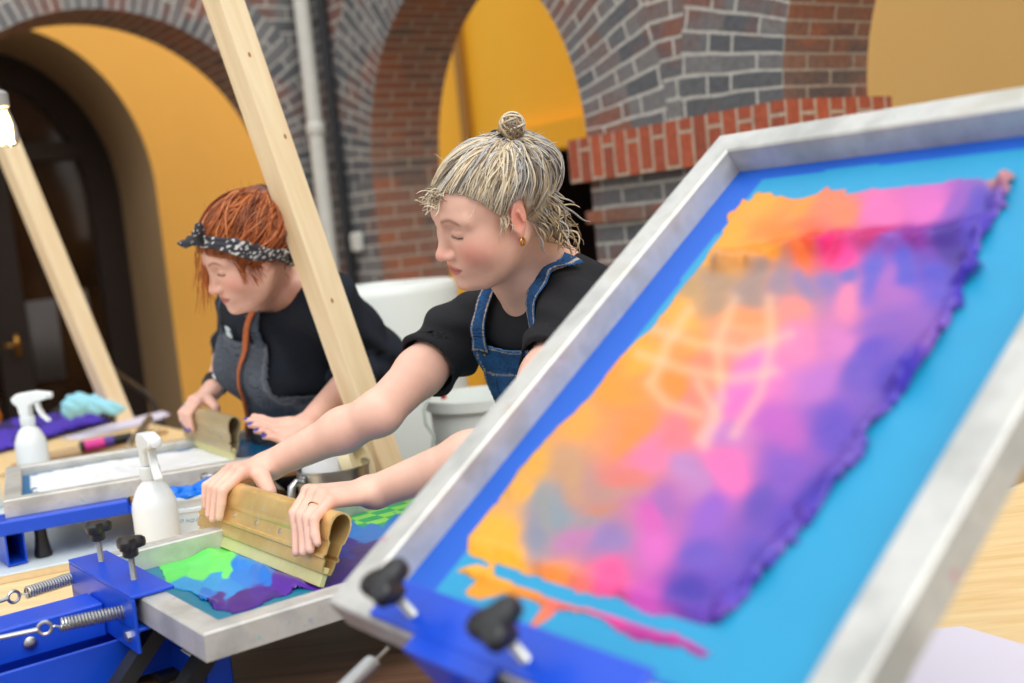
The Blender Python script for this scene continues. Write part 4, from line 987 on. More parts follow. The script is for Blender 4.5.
# ---- denim apron: shell lying over the shirt
def inv(B, Pw): return tf(np.linalg.inv(B), Pw)
def boxd(x, y, x0, x1, y0, y1): 
    dx = np.maximum(x0-x, x-x1); dy = np.maximum(y0-y, y-y1); return np.where((dx > 0) & (dy > 0), np.hypot(np.maximum(dx, 0), np.maximum(dy, 0)), np.maximum(dx, dy))
def slant(x, y, xa, ya, xb, yb, w):
    """signed distance to a straight band of half width w"""
    d = np.array([xb-xa, yb-ya]); L = np.hypot(*d); d = d/L; t = (x-xa)*d[0]+(y-ya)*d[1]; n = np.abs((x-xa)*d[1]-(y-ya)*d[0]); return np.maximum(np.maximum(n-w, -t), t-L)
def apron_shell(name, FD, B, wrinkle, region, front, colf, mat_, parent, off=.009, th=.0016, h=.003, lo=None, hi=None, **kw):
    def post(Pw, f):
        q = inv(B, Pw); g = f+wrinkle(Pw, q); return np.maximum(np.maximum(np.abs(g-off)-th, region(q)), front(q))
    V, Q = mesh_field(FD, h, post, margin=.03, lo=lo, hi=hi)
    V = relax(V, Q, 1, .4); return link_mesh(name, V, Q, mat_, parent, True, colf(inv(B, V)))
def wr1(Pw, l): return .0045*fbm(Pw*13+5, 2)+.0055*np.sin((Pw@unit([1, .4, 1.6]))*95+3*vnoise(Pw*9))*smoothstep(.02, .16, np.abs(l[:, 1]))*.8
BT, BC = -.012, .014      # bib top and centre in body coordinates
def bibw(z): return np.interp(-z, [0, .02, .10, .20, .26, .7], [.116, .122, .150, .175, .185, .190])
def reg_bib(q): return np.maximum(np.abs(q[:, 1]-BC)-bibw(q[:, 2]), q[:, 2]-BT)
def reg_st(q): return np.minimum(slant(q[:, 1], q[:, 2], .106, BT-.01, .058, .15, .0195), slant(q[:, 1], q[:, 2], -.090, BT-.01, -.018, .15, .0170))
DN = srgb(46, 88, 138); DN2 = srgb(190, 178, 160)
def col_bib(q):
    d = reg_bib(q); seam = (np.abs(d+.007) < .0014) | ((np.abs(q[:, 2]-(BT-.062)) < .0013)); dash = np.sin((q[:, 1]+q[:, 2])*1500) > -.5
    c = np.tile(np.array(DN), (len(q), 1)); n = fbm(q*26)[:, None]; c = c*(1+.28*n); e = (d > -.004); c[e] = np.array(srgb(84, 124, 168)); c[seam & dash] = DN2; return c
def col_st(q):
    d = reg_st(q); c = np.tile(np.array(DN), (len(q), 1))*(1+.35*fbm(q*45)[:, None]); c[(np.abs(d+.004) < .0013)] = DN2; return c
M_DENIM = denim_col('denim')
AP = Field(); torso(AP, B1f, .010)
for S in (Sn, Sf): AP.cap(NB1-np.array([0, 0, .035]), S, .052, .058, .045)
AP.ell(tf(B1f, (.025, 0, -.015)), (.075, .09, .055), B1f[:3, :3], .04)
ap = apron_shell('apron_bib', AP, B1f, wr1, lambda q: np.maximum(reg_bib(q), -.50-q[:, 2]), lambda q: -q[:, 0]+.0, col_bib, M_DENIM, w1)
apron_shell('apron_strap', AP, B1f, wr1, reg_st, lambda q: -q[:, 0]-.03, col_st, M_DENIM, w1, off=.012, h=.0028, lo=tf(B1f, (0, 0, .05))-.16, hi=tf(B1f, (0, 0, .05))+.16)
for l_ in (.106, -.090):
    b = MB(); p = None
    best = tf(B1f, (.02, l_, BT-.018)); 
    for t in np.arange(.05, .26, .001):
        pp = tf(B1f, (t, l_, BT-.018)); 
        if AP.ev(pp[None])[0]+wr1(pp[None], inv(B1f, pp[None]))[0] < .0115: best = pp
    b.lathe([(.0048, 0), (.0045, .0015), (.002, .0028)], n=12, m=frame(best, B1f[:3, 1], B1f[:3, 2], B1f[:3, 0])); obj('rivet', b, mat('brass', srgb(200, 160, 90), .3, 1.0), ap)
def trousers(parent, pel, Fw, Lf, name='trousers', c=srgb(40, 46, 62)):
    T = Field()
    T.ell(pel, (.115, .145, .12), np.array([Fw, Lf, EZ]).T, .04)
    for s in (1, -1):
        hip = pel+Lf*s*.085+EZ*-.03; kn = pel+Lf*s*.11+Fw*.04+EZ*(.50-pel[2]); an = pel+Lf*s*.12-Fw*.02+EZ*(.09-pel[2]); T.cap(hip, kn, .092, .065, .04); T.cap(kn, an, .065, .052, .02)
    V, Q = mesh_field(T, .011); link_mesh(name, relax(V, Q, 2), Q, cloth_mat(name+'_cloth', c), parent, True)
    for s in (1, -1):
        an = pel+Lf*s*.12-Fw*.02; an[2] = 0; S_ = Field(); S_.cap(an+EZ*.05-Fw*.03, an+EZ*.04+Fw*.14, .045, .036, .03); S_.cap(an+EZ*.05, an+EZ*.10, .042, .045, .02)
        V, Q = mesh_field(S_, .01, lambda Pw, f: np.maximum(f, .004-Pw[:, 2])); link_mesh('shoe', relax(V, Q, 1), Q, cloth_mat('shoe_leather', srgb(230, 230, 228), rough=.5), parent, True)
Fw0 = unit([B1f[0, 0], B1f[1, 0], 0]); trousers(w1, PEL1-Fw0*.06, Fw0, np.array([-Fw0[1], Fw0[0], 0]))
# ---- hair: scalp cap with swept locks, bun with dark tie, loose curls
m_hair1 = mat_col('blonde_grey_hair', .42, var=.12, vs=60, stretch=(1, 1, 1), spec=.45)
HC, HR = np.array([-.018, 0, .028]), np.array([.115, .082, .070])
def hairline(x): return np.interp(x, [-.12, -.085, -.05, -.032, -.026, .006, .014, .026, .042, .058, .074, .086, .11], [-.070, -.070, -.062, -.045, .024, .026, .004, .020, .046, .062, .066, .060, .052])
HF = Field(); HF.ell(tf(H1, HC), HR, H1[:3, :3], .01); HF.ell(tf(H1, (-.055, 0, -.015)), (.048, .056, .055), H1[:3, :3], .03)
best_ = None
for th_ in np.linspace(60, 150, 60):
    for y_ in (0, .015):
        c_ = HC+np.array([math.cos(math.radians(th_))*HR[0], y_, math.sin(math.radians(th_))*HR[2]])*1.27; px_, py_, _ = proj(tf(H1, c_)); e_ = (px_-512)**2+(py_-135)**2*.6
        if best_ is None or e_ < best_[0]: best_ = (e_, c_, th_, px_, py_)
bl = best_[1]; print('bun', best_)
def cap_post(H, seed):
    def post(Pw, f):
        q = inv(H, Pw); hl = hairline(q[:, 0]); d = unit(bl)
        a = np.arctan2(q[:, 1], q[:, 0]-.0); f = f + .0012*fbm(q*40+seed)
        return np.maximum(f, (hl-q[:, 2])*.7)
    return post
V, Q = mesh_field(HF, .003, cap_post(H1, 0)); q = inv(H1, V); n = fbm(q*np.array([22, 60, 22]))[:, None]
g0, g1, g2 = [np.array(srgb(*c)) for c in ((158, 146, 130), (208, 194, 170), (160, 156, 152))]
hair1 = link_mesh('hair', relax(V, Q, 1), Q, m_hair1, w1, True, g0*(1-np.clip(n+.5, 0, 1))+g1*np.clip(n+.5, 0, 1))
pal = [srgb(*c) for c in ((216, 198, 166), (196, 174, 140), (176, 172, 168), (150, 146, 144), (118, 104, 90), (224, 212, 190), (188, 184, 180), (140, 120, 96))]
paths = []; cols = []; rr = []
def hl_dir(x, s, extra=0):
    z = hairline(x)+extra; yy = HR[1]*math.sqrt(max(.02, 1-((x-HC[0])/HR[0])**2-((z-HC[2])/HR[2])**2)); return np.array([x-HC[0], s*yy, z-HC[2]])
bd = bl-HC
for i in range(1500):
    s = rng.choice([-1, 1], p=[.3, .7]); x = rng.uniform(-.10, .0895) if i % 3 else rng.uniform(.02, .089)
    d0 = hl_dir(x, s, rng.uniform(0, .006)); 
    if i % 5 < 2:
        d0 = unit(rng.normal(0, 1, 3)); k_ = 1/np.sqrt(((d0/HR)**2).sum()); p_ = HC+d0*k_
        if p_[2] < hairline(p_[0])+.002: continue
        d0 = d0*k_
    tgt = bd+rng.normal(0, .006, 3); silver = x < .01
    paths.append(sweep(H1, HC, HR, d0, tgt, rng.uniform(-.001, .004), 18, wave=rng.uniform(.02, .10), lift=rng.uniform(-.002, .011)))
    pk = rng.choice(8, p=[.04, .04, .28, .28, .13, .03, .16, .04] if silver else [.25, .2, .08, .03, .1, .2, .06, .08]); cols.append(np.array(pal[pk])*rng.uniform(.85, 1.1)); rr.append(rng.uniform(.0006, .0017))
strands(paths, rr, cols, 'hair_lock', m_hair1, hair1)
paths = []; cols = []; rr = []
for i in range(110):      # the coiled bun
    ax1 = unit(rng.normal(0, 1, 3)+unit(bd)*1.2); u_ = unit(np.cross(ax1, rng.normal(0, 1, 3))); v_ = np.cross(ax1, u_); t = np.linspace(0, rng.uniform(3, 6), 16)+rng.uniform(0, 6); R_ = rng.uniform(.011, .021)
    paths.append(tf(H1, bl+unit(bd)*.004+R_*(np.cos(t)[:, None]*u_+np.sin(t)[:, None]*v_)+ax1*rng.uniform(-.008, .008))); cols.append(np.array(pal[rng.choice([0, 1, 5, 4, 7, 2])])*rng.uniform(.85, 1.1)); rr.append(rng.uniform(.0013, .0028))
strands(paths, rr, cols, 'bun', m_hair1, hair1)
tb = bl-unit(bd)*.021; u_ = unit(np.cross(bd, [0, 1, 0])); v_ = np.cross(unit(bd), u_); th = np.linspace(0, 2*math.pi, 24, endpoint=False)
b = MB(); b.tube(tf(H1, tb+.0125*(np.cos(th)[:, None]*u_+np.sin(th)[:, None]*v_)), .0045, 8, closed=True); obj('hair_tie', b, mat('dark_elastic', srgb(40, 38, 42), .8), hair1)
paths = []; cols = []; rr = []
def curl(p0, dirn, L, amp, fr, m=22):
    t = np.linspace(0, 1, m); dirn = unit(dirn); a = unit(np.cross(dirn, rng.normal(0, 1, 3))); b_ = np.cross(dirn, a); ph = rng.uniform(0, 6)
    return np.asarray(p0)+dirn*(t*L)[:, None]+amp*t[:, None]*(np.cos(fr*t+ph)[:, None]*a+np.sin(fr*t+ph)[:, None]*b_)
for i in range(150):      # loose curls over the nape
    s = rng.uniform(-1, 1); p0 = np.array([-.062-.03*(1-s*s)+rng.uniform(-.006, .012), s*.062, rng.uniform(-.055, .0)])
    paths.append(tf(H1, curl(p0, (-.35+rng.normal(0, .22), s*.25+rng.normal(0, .2), -1), rng.uniform(.05, .095), rng.uniform(.004, .016), rng.uniform(4, 12)))); cols.append(np.array(pal[rng.choice([1, 7, 4, 0, 2])])*rng.uniform(.75, 1.05)); rr.append(rng.uniform(.0008, .0020))
for i in range(110):
    x = rng.uniform(-.095, -.034); p0 = np.array([x, .078*math.sqrt(max(.05, 1-((x+.018)/.115)**2))*rng.uniform(.7, 1), rng.uniform(-.052, .02)])
    paths.append(tf(H1, curl(p0, (-.45+rng.normal(0, .15), -.25+rng.normal(0, .15), -.9), rng.uniform(.03, .06), rng.uniform(.002, .006), rng.uniform(3, 8)))); cols.append(np.array(pal[rng.choice([1, 2, 3, 0, 6])])*rng.uniform(.8, 1.05)); rr.append(rng.uniform(.0008, .0018))
for i in range(60):       # wisps in front of the forehead and above
    x = rng.uniform(.07, .088); s = rng.uniform(-.4, .5); p0 = np.array([x, s*.06, rng.uniform(.052, .075)])
    paths.append(tf(H1, curl(p0, (1, rng.normal(0, .4), rng.normal(-.25, .5)), rng.uniform(.015, .035), rng.uniform(.004, .010), rng.uniform(3, 7)))); cols.append(np.array(pal[rng.choice([0, 5, 1, 4])])); rr.append(rng.uniform(.0006, .0012))
for i in range(60):
    d = unit([rng.uniform(-1, .4), rng.uniform(-.6, 1), rng.uniform(.1, 1)]); k = 1/np.sqrt(((d/HR)**2).sum()); paths.append(tf(H1, curl(HC+d*k, d+rng.normal(0, .8, 3), rng.uniform(.015, .04), .006, rng.uniform(2, 6), 12))); cols.append(np.array(pal[rng.choice([0, 5, 1])])); rr.append(.00045)
for i in range(14):
    p0 = np.array([.012+rng.uniform(-.004, .012), .079, .012]); paths.append(tf(H1, curl(p0, (.1+rng.normal(0, .15), .02, -1), rng.uniform(.02, .04), .004, 5, 14))); cols.append(np.array(pal[rng.choice([0, 2, 5])])); rr.append(.0008)
strands(paths, rr, cols, 'loose_curl', m_hair1, hair1, n=4)['kind'] = 'stuff'
ep = tf(H1, (.001, .083, -.043)); th = np.linspace(0, 2*math.pi, 20, endpoint=False)
b = MB(); b.tube(ep+.0055*(np.cos(th)[:, None]*unit(H1[:3, 0]+.5*H1[:3, 1])+np.sin(th)[:, None]*H1[:3, 2]), .0018, 8, closed=True); obj('earring', b, mat('brass', srgb(220, 170, 70), .25, 1.0), w1)
b = MB(); rp = mn[2]*.45+q1(.435, -.031, .088)*.55; ra = unit(q1(.435, -.031, .088)-mn[2]); u_ = unit(np.cross(ra, EZ)); v_ = np.cross(ra, u_); b.tube(rp+.0098*(np.cos(th)[:, None]*u_+np.sin(th)[:, None]*v_), .0010, 6, closed=True); obj('finger_ring', b, mat('brass', srgb(220, 170, 70), .25, 1.0), w1)
# ================================================================ PERSON 2: red-haired printer, navy sweater, dark apron, bandana
H2 = hframe((-.555, 2.515, 1.440), 214, 26, -10); H2[:3, :3] *= .935; H2[:3, 3] = P(210, 293, 2.40)-H2[:3, :3]@np.array([.117, 0, -.037])
S2n, S2f = P(326, 300, 2.56), P(246, 296, 2.84); m2_ = (S2n+S2f)/2
F2_ = unit([-.85, -.53, 0]); PEL2 = np.array([m2_[0], m2_[1], 0])-F2_*.14+EY*.12+EZ*.95
mid2, B2 = person_frames(S2n, S2f, PEL2); B2[:3, 3] += B2[:3, 0]*.02-B2[:3, 1]*.03; print('w2 width', np.linalg.norm(S2n-S2f), en(PEL2))
q2 = lambda x, y, z: tf(MS2, (x, y, z))
W2f = q2(.065, .07, .125); print('wrist2', np.round(proj(W2f)[:2]), 'want 210,392'); W2f = P(212, 391, proj(W2f)[2]); E2f = P(236, 345, proj(W2f)[2]+.17)
E2n, W2n = P(377, 354, 2.72), P(304, 427, 2.46); print('arm2', [round(float(np.linalg.norm(a-b)), 3) for a, b in ((S2f, E2f), (E2f, W2f), (S2n, E2n), (E2n, W2n))])
G = Field(); torso(G, B2, -.006); NB2 = tf(B2, (-.03, 0, .04)); HN2 = tf(H2, (-.03, 0, -.045))
for S in (S2n, S2f): G.cap(NB2-np.array([0, 0, .02]), S, .048, .044, .04)
G.cap(HN2, NB2, .047, .052, .03); G.cap(tf(H2, (.02, 0, -.075)), tf(B2, (.035, 0, .01)), .032, .038, .03)
head_field(G, H2, .97); arms(G, S2n, E2n, W2n, ru=.046, re=.038, rf=.037, rw=.023); arms(G, S2f, E2f, W2f, ru=.046, re=.038, rf=.037, rw=.023)
def fg2(x1, x2, x3, z3): return [q2(x1, -.029, .082), q2(x2, -.0255, .062), q2(x3, -.022, z3)]
k2 = [q2(.105, -.004, .114), q2(.083, -.006, .117), q2(.060, -.006, .115), q2(.040, -.003, .110)]
hand(G, W2f, k2, [fg2(.108, .110, .112, .044), fg2(.085, .087, .090, .040), fg2(.061, .063, .066, .044), fg2(.041, .043, .046, .052)], [W2f*.55+k2[0]*.45+q2(.03, 0, -.012)-q2(0, 0, 0), q2(.135, .03, .10), q2(.138, .028, .078), q2(.137, .024, .060)], None, scale=.95)
# near hand lying flat, fingers stretched toward the squeegee
kd = [P(275, 428, 2.44), P(277, 433, 2.42), P(280, 438, 2.40), P(284, 442, 2.385)]
tips = [P(246, 420, 2.44), P(250, 425, 2.40), P(256, 431, 2.375), P(264, 437, 2.37)]
hand(G, W2n, kd, [[k+(t-k)*.45+EZ*.004, k+(t-k)*.75+EZ*.003, t] for k, t in zip(kd, tips)], [W2n*.5+kd[0]*.5+EZ*.01, P(272, 423, 2.47), P(262, 419, 2.475), P(254, 417, 2.475)], None, scale=.95)
w2 = thing('person', np.array([PEL2[0], PEL2[1], 0]), 'red-haired person in bandana, dark sweater and grey apron, bent over the white ink', 'person')
V, Q = mesh_field(G, .0030, margin=.02); V = relax(V, Q, 1, .35)
cc = head_color(V, H2, srgb(232, 186, 168), srgb(222, 134, 118), srgb(190, 106, 100), srgb(150, 92, 60))
for tp in [q2(.112, -.029, .044), q2(.090, -.029, .040), q2(.066, -.029, .044), q2(.046, -.029, .052)]+[t+EZ*.005 for t in tips]:
    g = smoothstep(.0085, .0065, np.linalg.norm(V-tp, axis=1))[:, None]; cc = cc*(1-g)+np.array(srgb(48, 50, 150))*g
link_mesh('body', V, Q, M_SKIN, w2, True, cc)
# ---- sweater with mock neck and pushed-up sleeves
SW = Field(); torso(SW, B2, .014)
for S in (S2n, S2f): SW.cap(NB2-np.array([0, 0, .035]), S, .056, .064, .045)
cut2n, cut2f = E2n+(W2n-E2n)*.42, E2f+(W2f-E2f)*.30
def sleeves2(F):
    F.cap(S2n, E2n, .068, .060, .03); F.cap(E2n, cut2n, .060, .054, .02); F.cap(S2f, E2f, .066, .056, .03); F.cap(E2f, cut2f, .056, .048, .02)
sleeves2(SW); nk2 = unit(HN2-NB2); SW.cap(NB2-nk2*.02, NB2+nk2*.062, .064, .058, .02); SW.ell(tf(B2, (.025, 0, -.015)), (.075, .09, .055), B2[:3, :3], .04)
def wr2(Pw, q): return .005*fbm(Pw*10+3, 2)+.0045*np.sin((Pw@unit([1, .3, 1.2]))*80+4*vnoise(Pw*8))*smoothstep(.03, .16, np.abs(q[:, 1]))
def sw_post(Pw, f):
    q = inv(B2, Pw); f = f+wr2(Pw, q)
    for c, W_, E_ in ((cut2n, W2n, E2n), (cut2f, W2f, E2f)):
        d = unit(W_-E_); a = (Pw-c)@d; r = np.linalg.norm((Pw-c)-a[:, None]*d, axis=1); near = (r < .068) & (a < .09)
        f = np.where(near & (a > -.10), f+.004*np.sin(a*150+5*vnoise(Pw*9)), f); f = np.where(near, np.maximum(f, a), f); f = np.where(near & (a > -.03), np.maximum(f, .0425-r), f)
    a = (Pw-NB2)@nk2; r = np.linalg.norm((Pw-NB2)-a[:, None]*nk2, axis=1); nr = r < .09
    f = np.where(nr, np.maximum(f, a-.060), f); return np.where(nr & (a > .02), np.maximum(f, .0535-r), f)
V, Q = mesh_field(SW, .0042, sw_post, margin=.03); m_sw = cloth_mat('navy_knit', srgb(28, 34, 44), srgb(40, 46, 58), .95, 500, amt=.3)
link_mesh('sweater', relax(V, Q, 1, .4), Q, m_sw, w2, True)
AQ = Field(); torso(AQ, B2, .014)
for S in (S2n, S2f): AQ.cap(NB2-np.array([0, 0, .035]), S, .056, .064, .045)
AQ.ell(tf(B2, (.025, 0, -.015)), (.075, .09, .055), B2[:3, :3], .04)
for px_, py_ in ((212, 352), (270, 352), (300, 385), (340, 405), (278, 300), (235, 310), (244, 342), (283, 262), (250, 340), (243, 370), (252, 415)):
    p = onplane(px_, py_, tf(B2, (.12, 0, 0)), B2[:3, 0]); print('apron2', px_, py_, inv(B2, p).round(3))
M_DEN2 = denim_col('grey_canvas', 500, .06)
BT2 = -.045
def bib2(z): return np.interp(-z, [.045, .08, .14, .22, .28, .7], [.095, .105, .130, .175, .185, .185])
def r_bib2(q): return np.maximum(np.maximum(np.abs(q[:, 1]+.0)-bib2(q[:, 2]), q[:, 2]-BT2), -.55-q[:, 2])
def r_st2(q): return np.minimum(slant(q[:, 1], q[:, 2], .080, BT2-.01, .060, .14, .0125), slant(q[:, 1], q[:, 2], -.080, BT2-.01, -.055, .14, .0115))
AC = srgb(84, 91, 104)
def c_b2(q): d = r_bib2(q); c = np.tile(np.array(AC), (len(q), 1))*(1+.15*fbm(q*20)[:, None]); c[np.abs(d+.008) < .0018] = np.array(srgb(112, 118, 130)); return c
def c_s2(q): return np.tile(np.array(srgb(74, 84, 100)), (len(q), 1))*(1+.2*fbm(q*40)[:, None])
apron_shell('apron_bib', AQ, B2, wr2, r_bib2, lambda q: -q[:, 0]+.0, c_b2, M_DEN2, w2, off=.010, h=.004, th=.0022)
apron_shell('apron_strap', AQ, B2, wr2, r_st2, lambda q: -q[:, 0]-.03, c_s2, M_DEN2, w2, off=.014, h=.0034, th=.002, lo=tf(B2, (0, 0, .05))-.18, hi=tf(B2, (0, 0, .05))+.18)
# brown leather bag strap crossing the chest
def r_bag(q): return np.minimum(slant(q[:, 1], q[:, 2], .105, .14, .045, -.06, .0075), slant(q[:, 1], q[:, 2], .045, -.06, -.065, -.34, .0065))
apron_shell('leather_strap', AQ, B2, wr2, r_bag, lambda q: -q[:, 0]-.02, lambda q: np.tile(np.array(srgb(190, 98, 38)), (len(q), 1)), mat_col('tan_leather', .45, var=.15), w2, off=.020, h=.003, th=.0022, lo=tf(B2, (0.02, 0, -.1))-.30, hi=tf(B2, (.02, 0, -.1))+.30)
apron_shell('name_badge', AQ, B2, wr2, lambda q: boxd(q[:, 1], q[:, 2], -.024, .002, -.040, -.012), lambda q: -q[:, 0], lambda q: np.where(((np.abs(q[:, 2]+.022) < .0018) & (np.sin(q[:, 1]*1400) > -.2))[:, None], np.array(srgb(110, 130, 140)), np.array(srgb(206, 222, 226))), mat_col('badge_paper', .4), w2, off=.0135, h=.0024, th=.0014, lo=tf(B2, (.1, -.01, -.03))-.07, hi=tf(B2, (.1, -.01, -.03))+.07)
trousers(w2, PEL2+EY*.02, F2_, np.array([-F2_[1], F2_[0], 0]), c=srgb(34, 36, 42))
# wrist watch, bracelet, rings
wd = unit(W2f-E2f); wc = W2f-wd*.022; u_ = unit(np.cross(wd, EZ)); v_ = np.cross(wd, u_); th = np.linspace(0, 2*math.pi, 32, endpoint=False)
b = MB(); b.tube(wc+.0275*(np.cos(th)[:, None]*u_+np.sin(th)[:, None]*v_), .006, 8, closed=True); b.tube(wc-wd*.016+.029*(np.cos(th)[:, None]*u_+np.sin(th)[:, None]*v_), .0045, 8, closed=True); ws = obj('watch_strap', b, m_blackm, w2)
fn = unit(CC-wc-wd*((CC-wc)@wd)+EZ*.3); b = MB(); b.lathe([(.014, 0), (.0165, .002), (.0165, .007), (.013, .009)], n=24, m=frame(wc+fn*.0285, wd, np.cross(fn, wd), fn)); obj('watch_case', b, m_steel, ws)
rp = k2[2]*.5+q2(.061, -.029, .082)*.5; ra = unit(q2(.061, -.029, .082)-k2[2]); u_ = unit(np.cross(ra, EZ)); v_ = np.cross(ra, u_)
b = MB(); b.tube(rp+.0098*(np.cos(th)[:, None]*u_+np.sin(th)[:, None]*v_), .0020, 6, closed=True); obj('finger_ring', b, mat('silver_turquoise', srgb(170, 214, 210), .3, .5), w2)
# ---- copper hair
m_hair2 = mat_col('copper_hair', .4, var=.15, vs=60, spec=.4)
HC2, HR2 = np.array([-.024, 0, .034]), np.array([.114, .093, .083])
def hairline2(x): return np.interp(x, [-.12, -.085, -.05, -.034, -.026, .004, .012, .030, .055, .075, .088, .11], [-.060, -.060, -.050, -.030, .010, .012, -.030, -.012, .020, .036, .044, .05])
HG = Field(); HG.ell(tf(H2, HC2), HR2, H2[:3, :3], .01); HG.ell(tf(H2, (-.062, 0, .0)), (.066, .074, .075), H2[:3, :3], .03); HG.ell(tf(H2, (-.075, .01, .075)), (.05, .055, .045), H2[:3, :3], .03)
def cap2(Pw, f):
    q = inv(H2, Pw); f = f+.0030*fbm(q*26)+.0016*np.sin(q[:, 1]*160+6*vnoise(q*16)); return np.maximum(f, (hairline2(q[:, 0])-q[:, 2])*.7)
V, Q = mesh_field(HG, .0034, cap2); q = inv(H2, V); n = np.clip(fbm(q*np.array([18, 60, 18]))[:, None]+.5, 0, 1)
hair2 = link_mesh('hair', relax(V, Q, 1), Q, m_hair2, w2, True, np.array(srgb(122, 64, 32))*(1-n)+np.array(srgb(182, 104, 56))*n)
pal2 = [srgb(*c) for c in ((196, 112, 58), (174, 92, 46), (148, 74, 38), (212, 134, 78), (116, 56, 30))]
bd2 = np.array([-.085, .01, .05]); paths = []; cols = []; rr = []
def add(p, ks, r0, r1, pl=None): paths.append(p); cols.append(np.array((pl or pal2)[rng.choice(ks)])*rng.uniform(.8, 1.1)); rr.append(rng.uniform(r0, r1))
for i in range(1000):
    s = rng.choice([-1, 1], p=[.3, .7]); x = rng.uniform(-.10, .090); z = hairline2(x)+rng.uniform(0, .01); yy = HR2[1]*math.sqrt(max(.02, 1-((x-HC2[0])/HR2[0])**2-((z-HC2[2])/HR2[2])**2)); d0 = np.array([x-HC2[0], s*yy, z-HC2[2]])
    if rng.rand() < .45: t_ = rng.uniform(.1, .6); d0 = d0*(1-t_)+bd2*t_
    add(sweep(H2, HC2, HR2, d0, bd2+rng.normal(0, .022, 3), rng.uniform(-.002, .006), 16, wave=rng.uniform(.03, .14), lift=rng.uniform(0, .014)), [0, 1, 2, 3, 4, 1], .0007, .0020)
for i in range(160):
    ax1 = unit(rng.normal(0, 1, 3)); u_ = unit(np.cross(ax1, rng.normal(0, 1, 3))); v_ = np.cross(ax1, u_); t = np.linspace(0, rng.uniform(2, 5), 14)+rng.uniform(0, 6); R_ = rng.uniform(.016, .042)
    add(tf(H2, np.array([-.082, .012, .072])+R_*(np.cos(t)[:, None]*u_+np.sin(t)[:, None]*v_)), [0, 1, 2, 3], .0010, .0024)
strands(paths, rr, cols, 'hair_lock', m_hair2, hair2)
paths = []; cols = []; rr = []
for i in range(60): add(tf(H2, curl((rng.uniform(.072, .088), rng.uniform(-.045, .0), rng.uniform(.03, .055)), (.45+rng.normal(0, .1), rng.normal(-.1, .1), -1), rng.uniform(.03, .15), rng.uniform(.003, .010), rng.uniform(2, 5))), [0, 1, 3], .0004, .0010)
for i in range(50): add(tf(H2, curl((rng.uniform(.02, .06), .066, rng.uniform(.01, .03)), (-.1+rng.normal(0, .15), .05, -1), rng.uniform(.04, .075), .005, rng.uniform(2, 5))), [0, 1, 2], .0006, .0014)
for i in range(70): add(tf(H2, curl((-.075+rng.uniform(-.02, .03), rng.uniform(-.06, .075), rng.uniform(-.04, .02)), (-.2+rng.normal(0, .25), rng.normal(0, .3), -1), rng.uniform(.05, .11), .008, rng.uniform(2, 6))), [0, 1, 2, 4], .0007, .0016)
for i in range(60):
    d = unit([rng.uniform(-1, .6), rng.uniform(-.6, 1), rng.uniform(.1, 1)]); k = 1/np.sqrt(((d/HR2)**2).sum()); add(tf(H2, curl(HC2+d*k, d+rng.normal(0, .8, 3), rng.uniform(.015, .04), .006, rng.uniform(2, 6), 12)), [0, 3], .0004, .0006)
strands(paths, rr, cols, 'loose_lock', m_hair2, hair2, n=4)['kind'] = 'stuff'
# ---- bandana: band round the head with a knot and two ends over the forehead
bn = unit([.42, 0, .91]); bc = np.array([.0, 0, .010])
def band_post(Pw, f):
    q = inv(H2, Pw); w = .017+.004*np.sin(q[:, 0]*60); d = np.abs((q-bc)@unit([-.65, 0, .76]))-w; g = f+.0015*np.sin(((q-bc)@unit([-.65, 0, .76]))*500+3*vnoise(q*30)); return np.maximum(np.abs(g-.0125)-.0035, d)
HB = Field(); HB.ell(tf(H2, HC2), HR2-.004, H2[:3, :3], .01); HB.ell(tf(H2, (-.062, 0, .0)), (.064, .072, .073), H2[:3, :3], .03); HB.ell(tf(H2, (.024, 0, -.012)), (.066, .059, .086), H2[:3, :3], .03)
V, Q = mesh_field(HB, .003, band_post); q = inv(H2, V); cell = fbm(q*190+3, 1); dots = (cell > .28) & (fbm(q*22, 1) > -.25)
m_band = mat_col('bandana_cotton', .8, var=.1); bcol = np.where(dots[:, None], np.array(srgb(206, 206, 204)), np.array(srgb(52, 54, 64)))
bda = link_mesh('bandana', relax(V, Q, 1, .3), Q, m_band, w2, True, bcol)
kx = np.array([.088, .014, .086]); K = Field(); K.ell(tf(H2, kx), (.016, .018, .013), H2[:3, :3], .01)
K.chain([tf(H2, kx+np.array(v)) for v in ((0, 0, 0), (.008, -.018, .0), (.018, -.038, -.004), (.024, -.056, -.002))], [.007, .010, .008, .003], .006)
K.chain([tf(H2, kx+np.array(v)) for v in ((0, 0, 0), (-.002, .018, .018), (-.006, .034, .032), (-.010, .046, .042))], [.007, .010, .009, .003], .006)
V, Q = mesh_field(K, .0026, lambda Pw, f: f+.0012*np.sin(Pw@np.array([300, 200, 260]))); q = inv(H2, V); dots = fbm(q*190+3, 1) > .55
link_mesh('bandana_knot', V, Q, m_band, bda, True, np.where(dots[:, None], np.array(srgb(206, 206, 204)), np.array(srgb(52, 54, 64))))
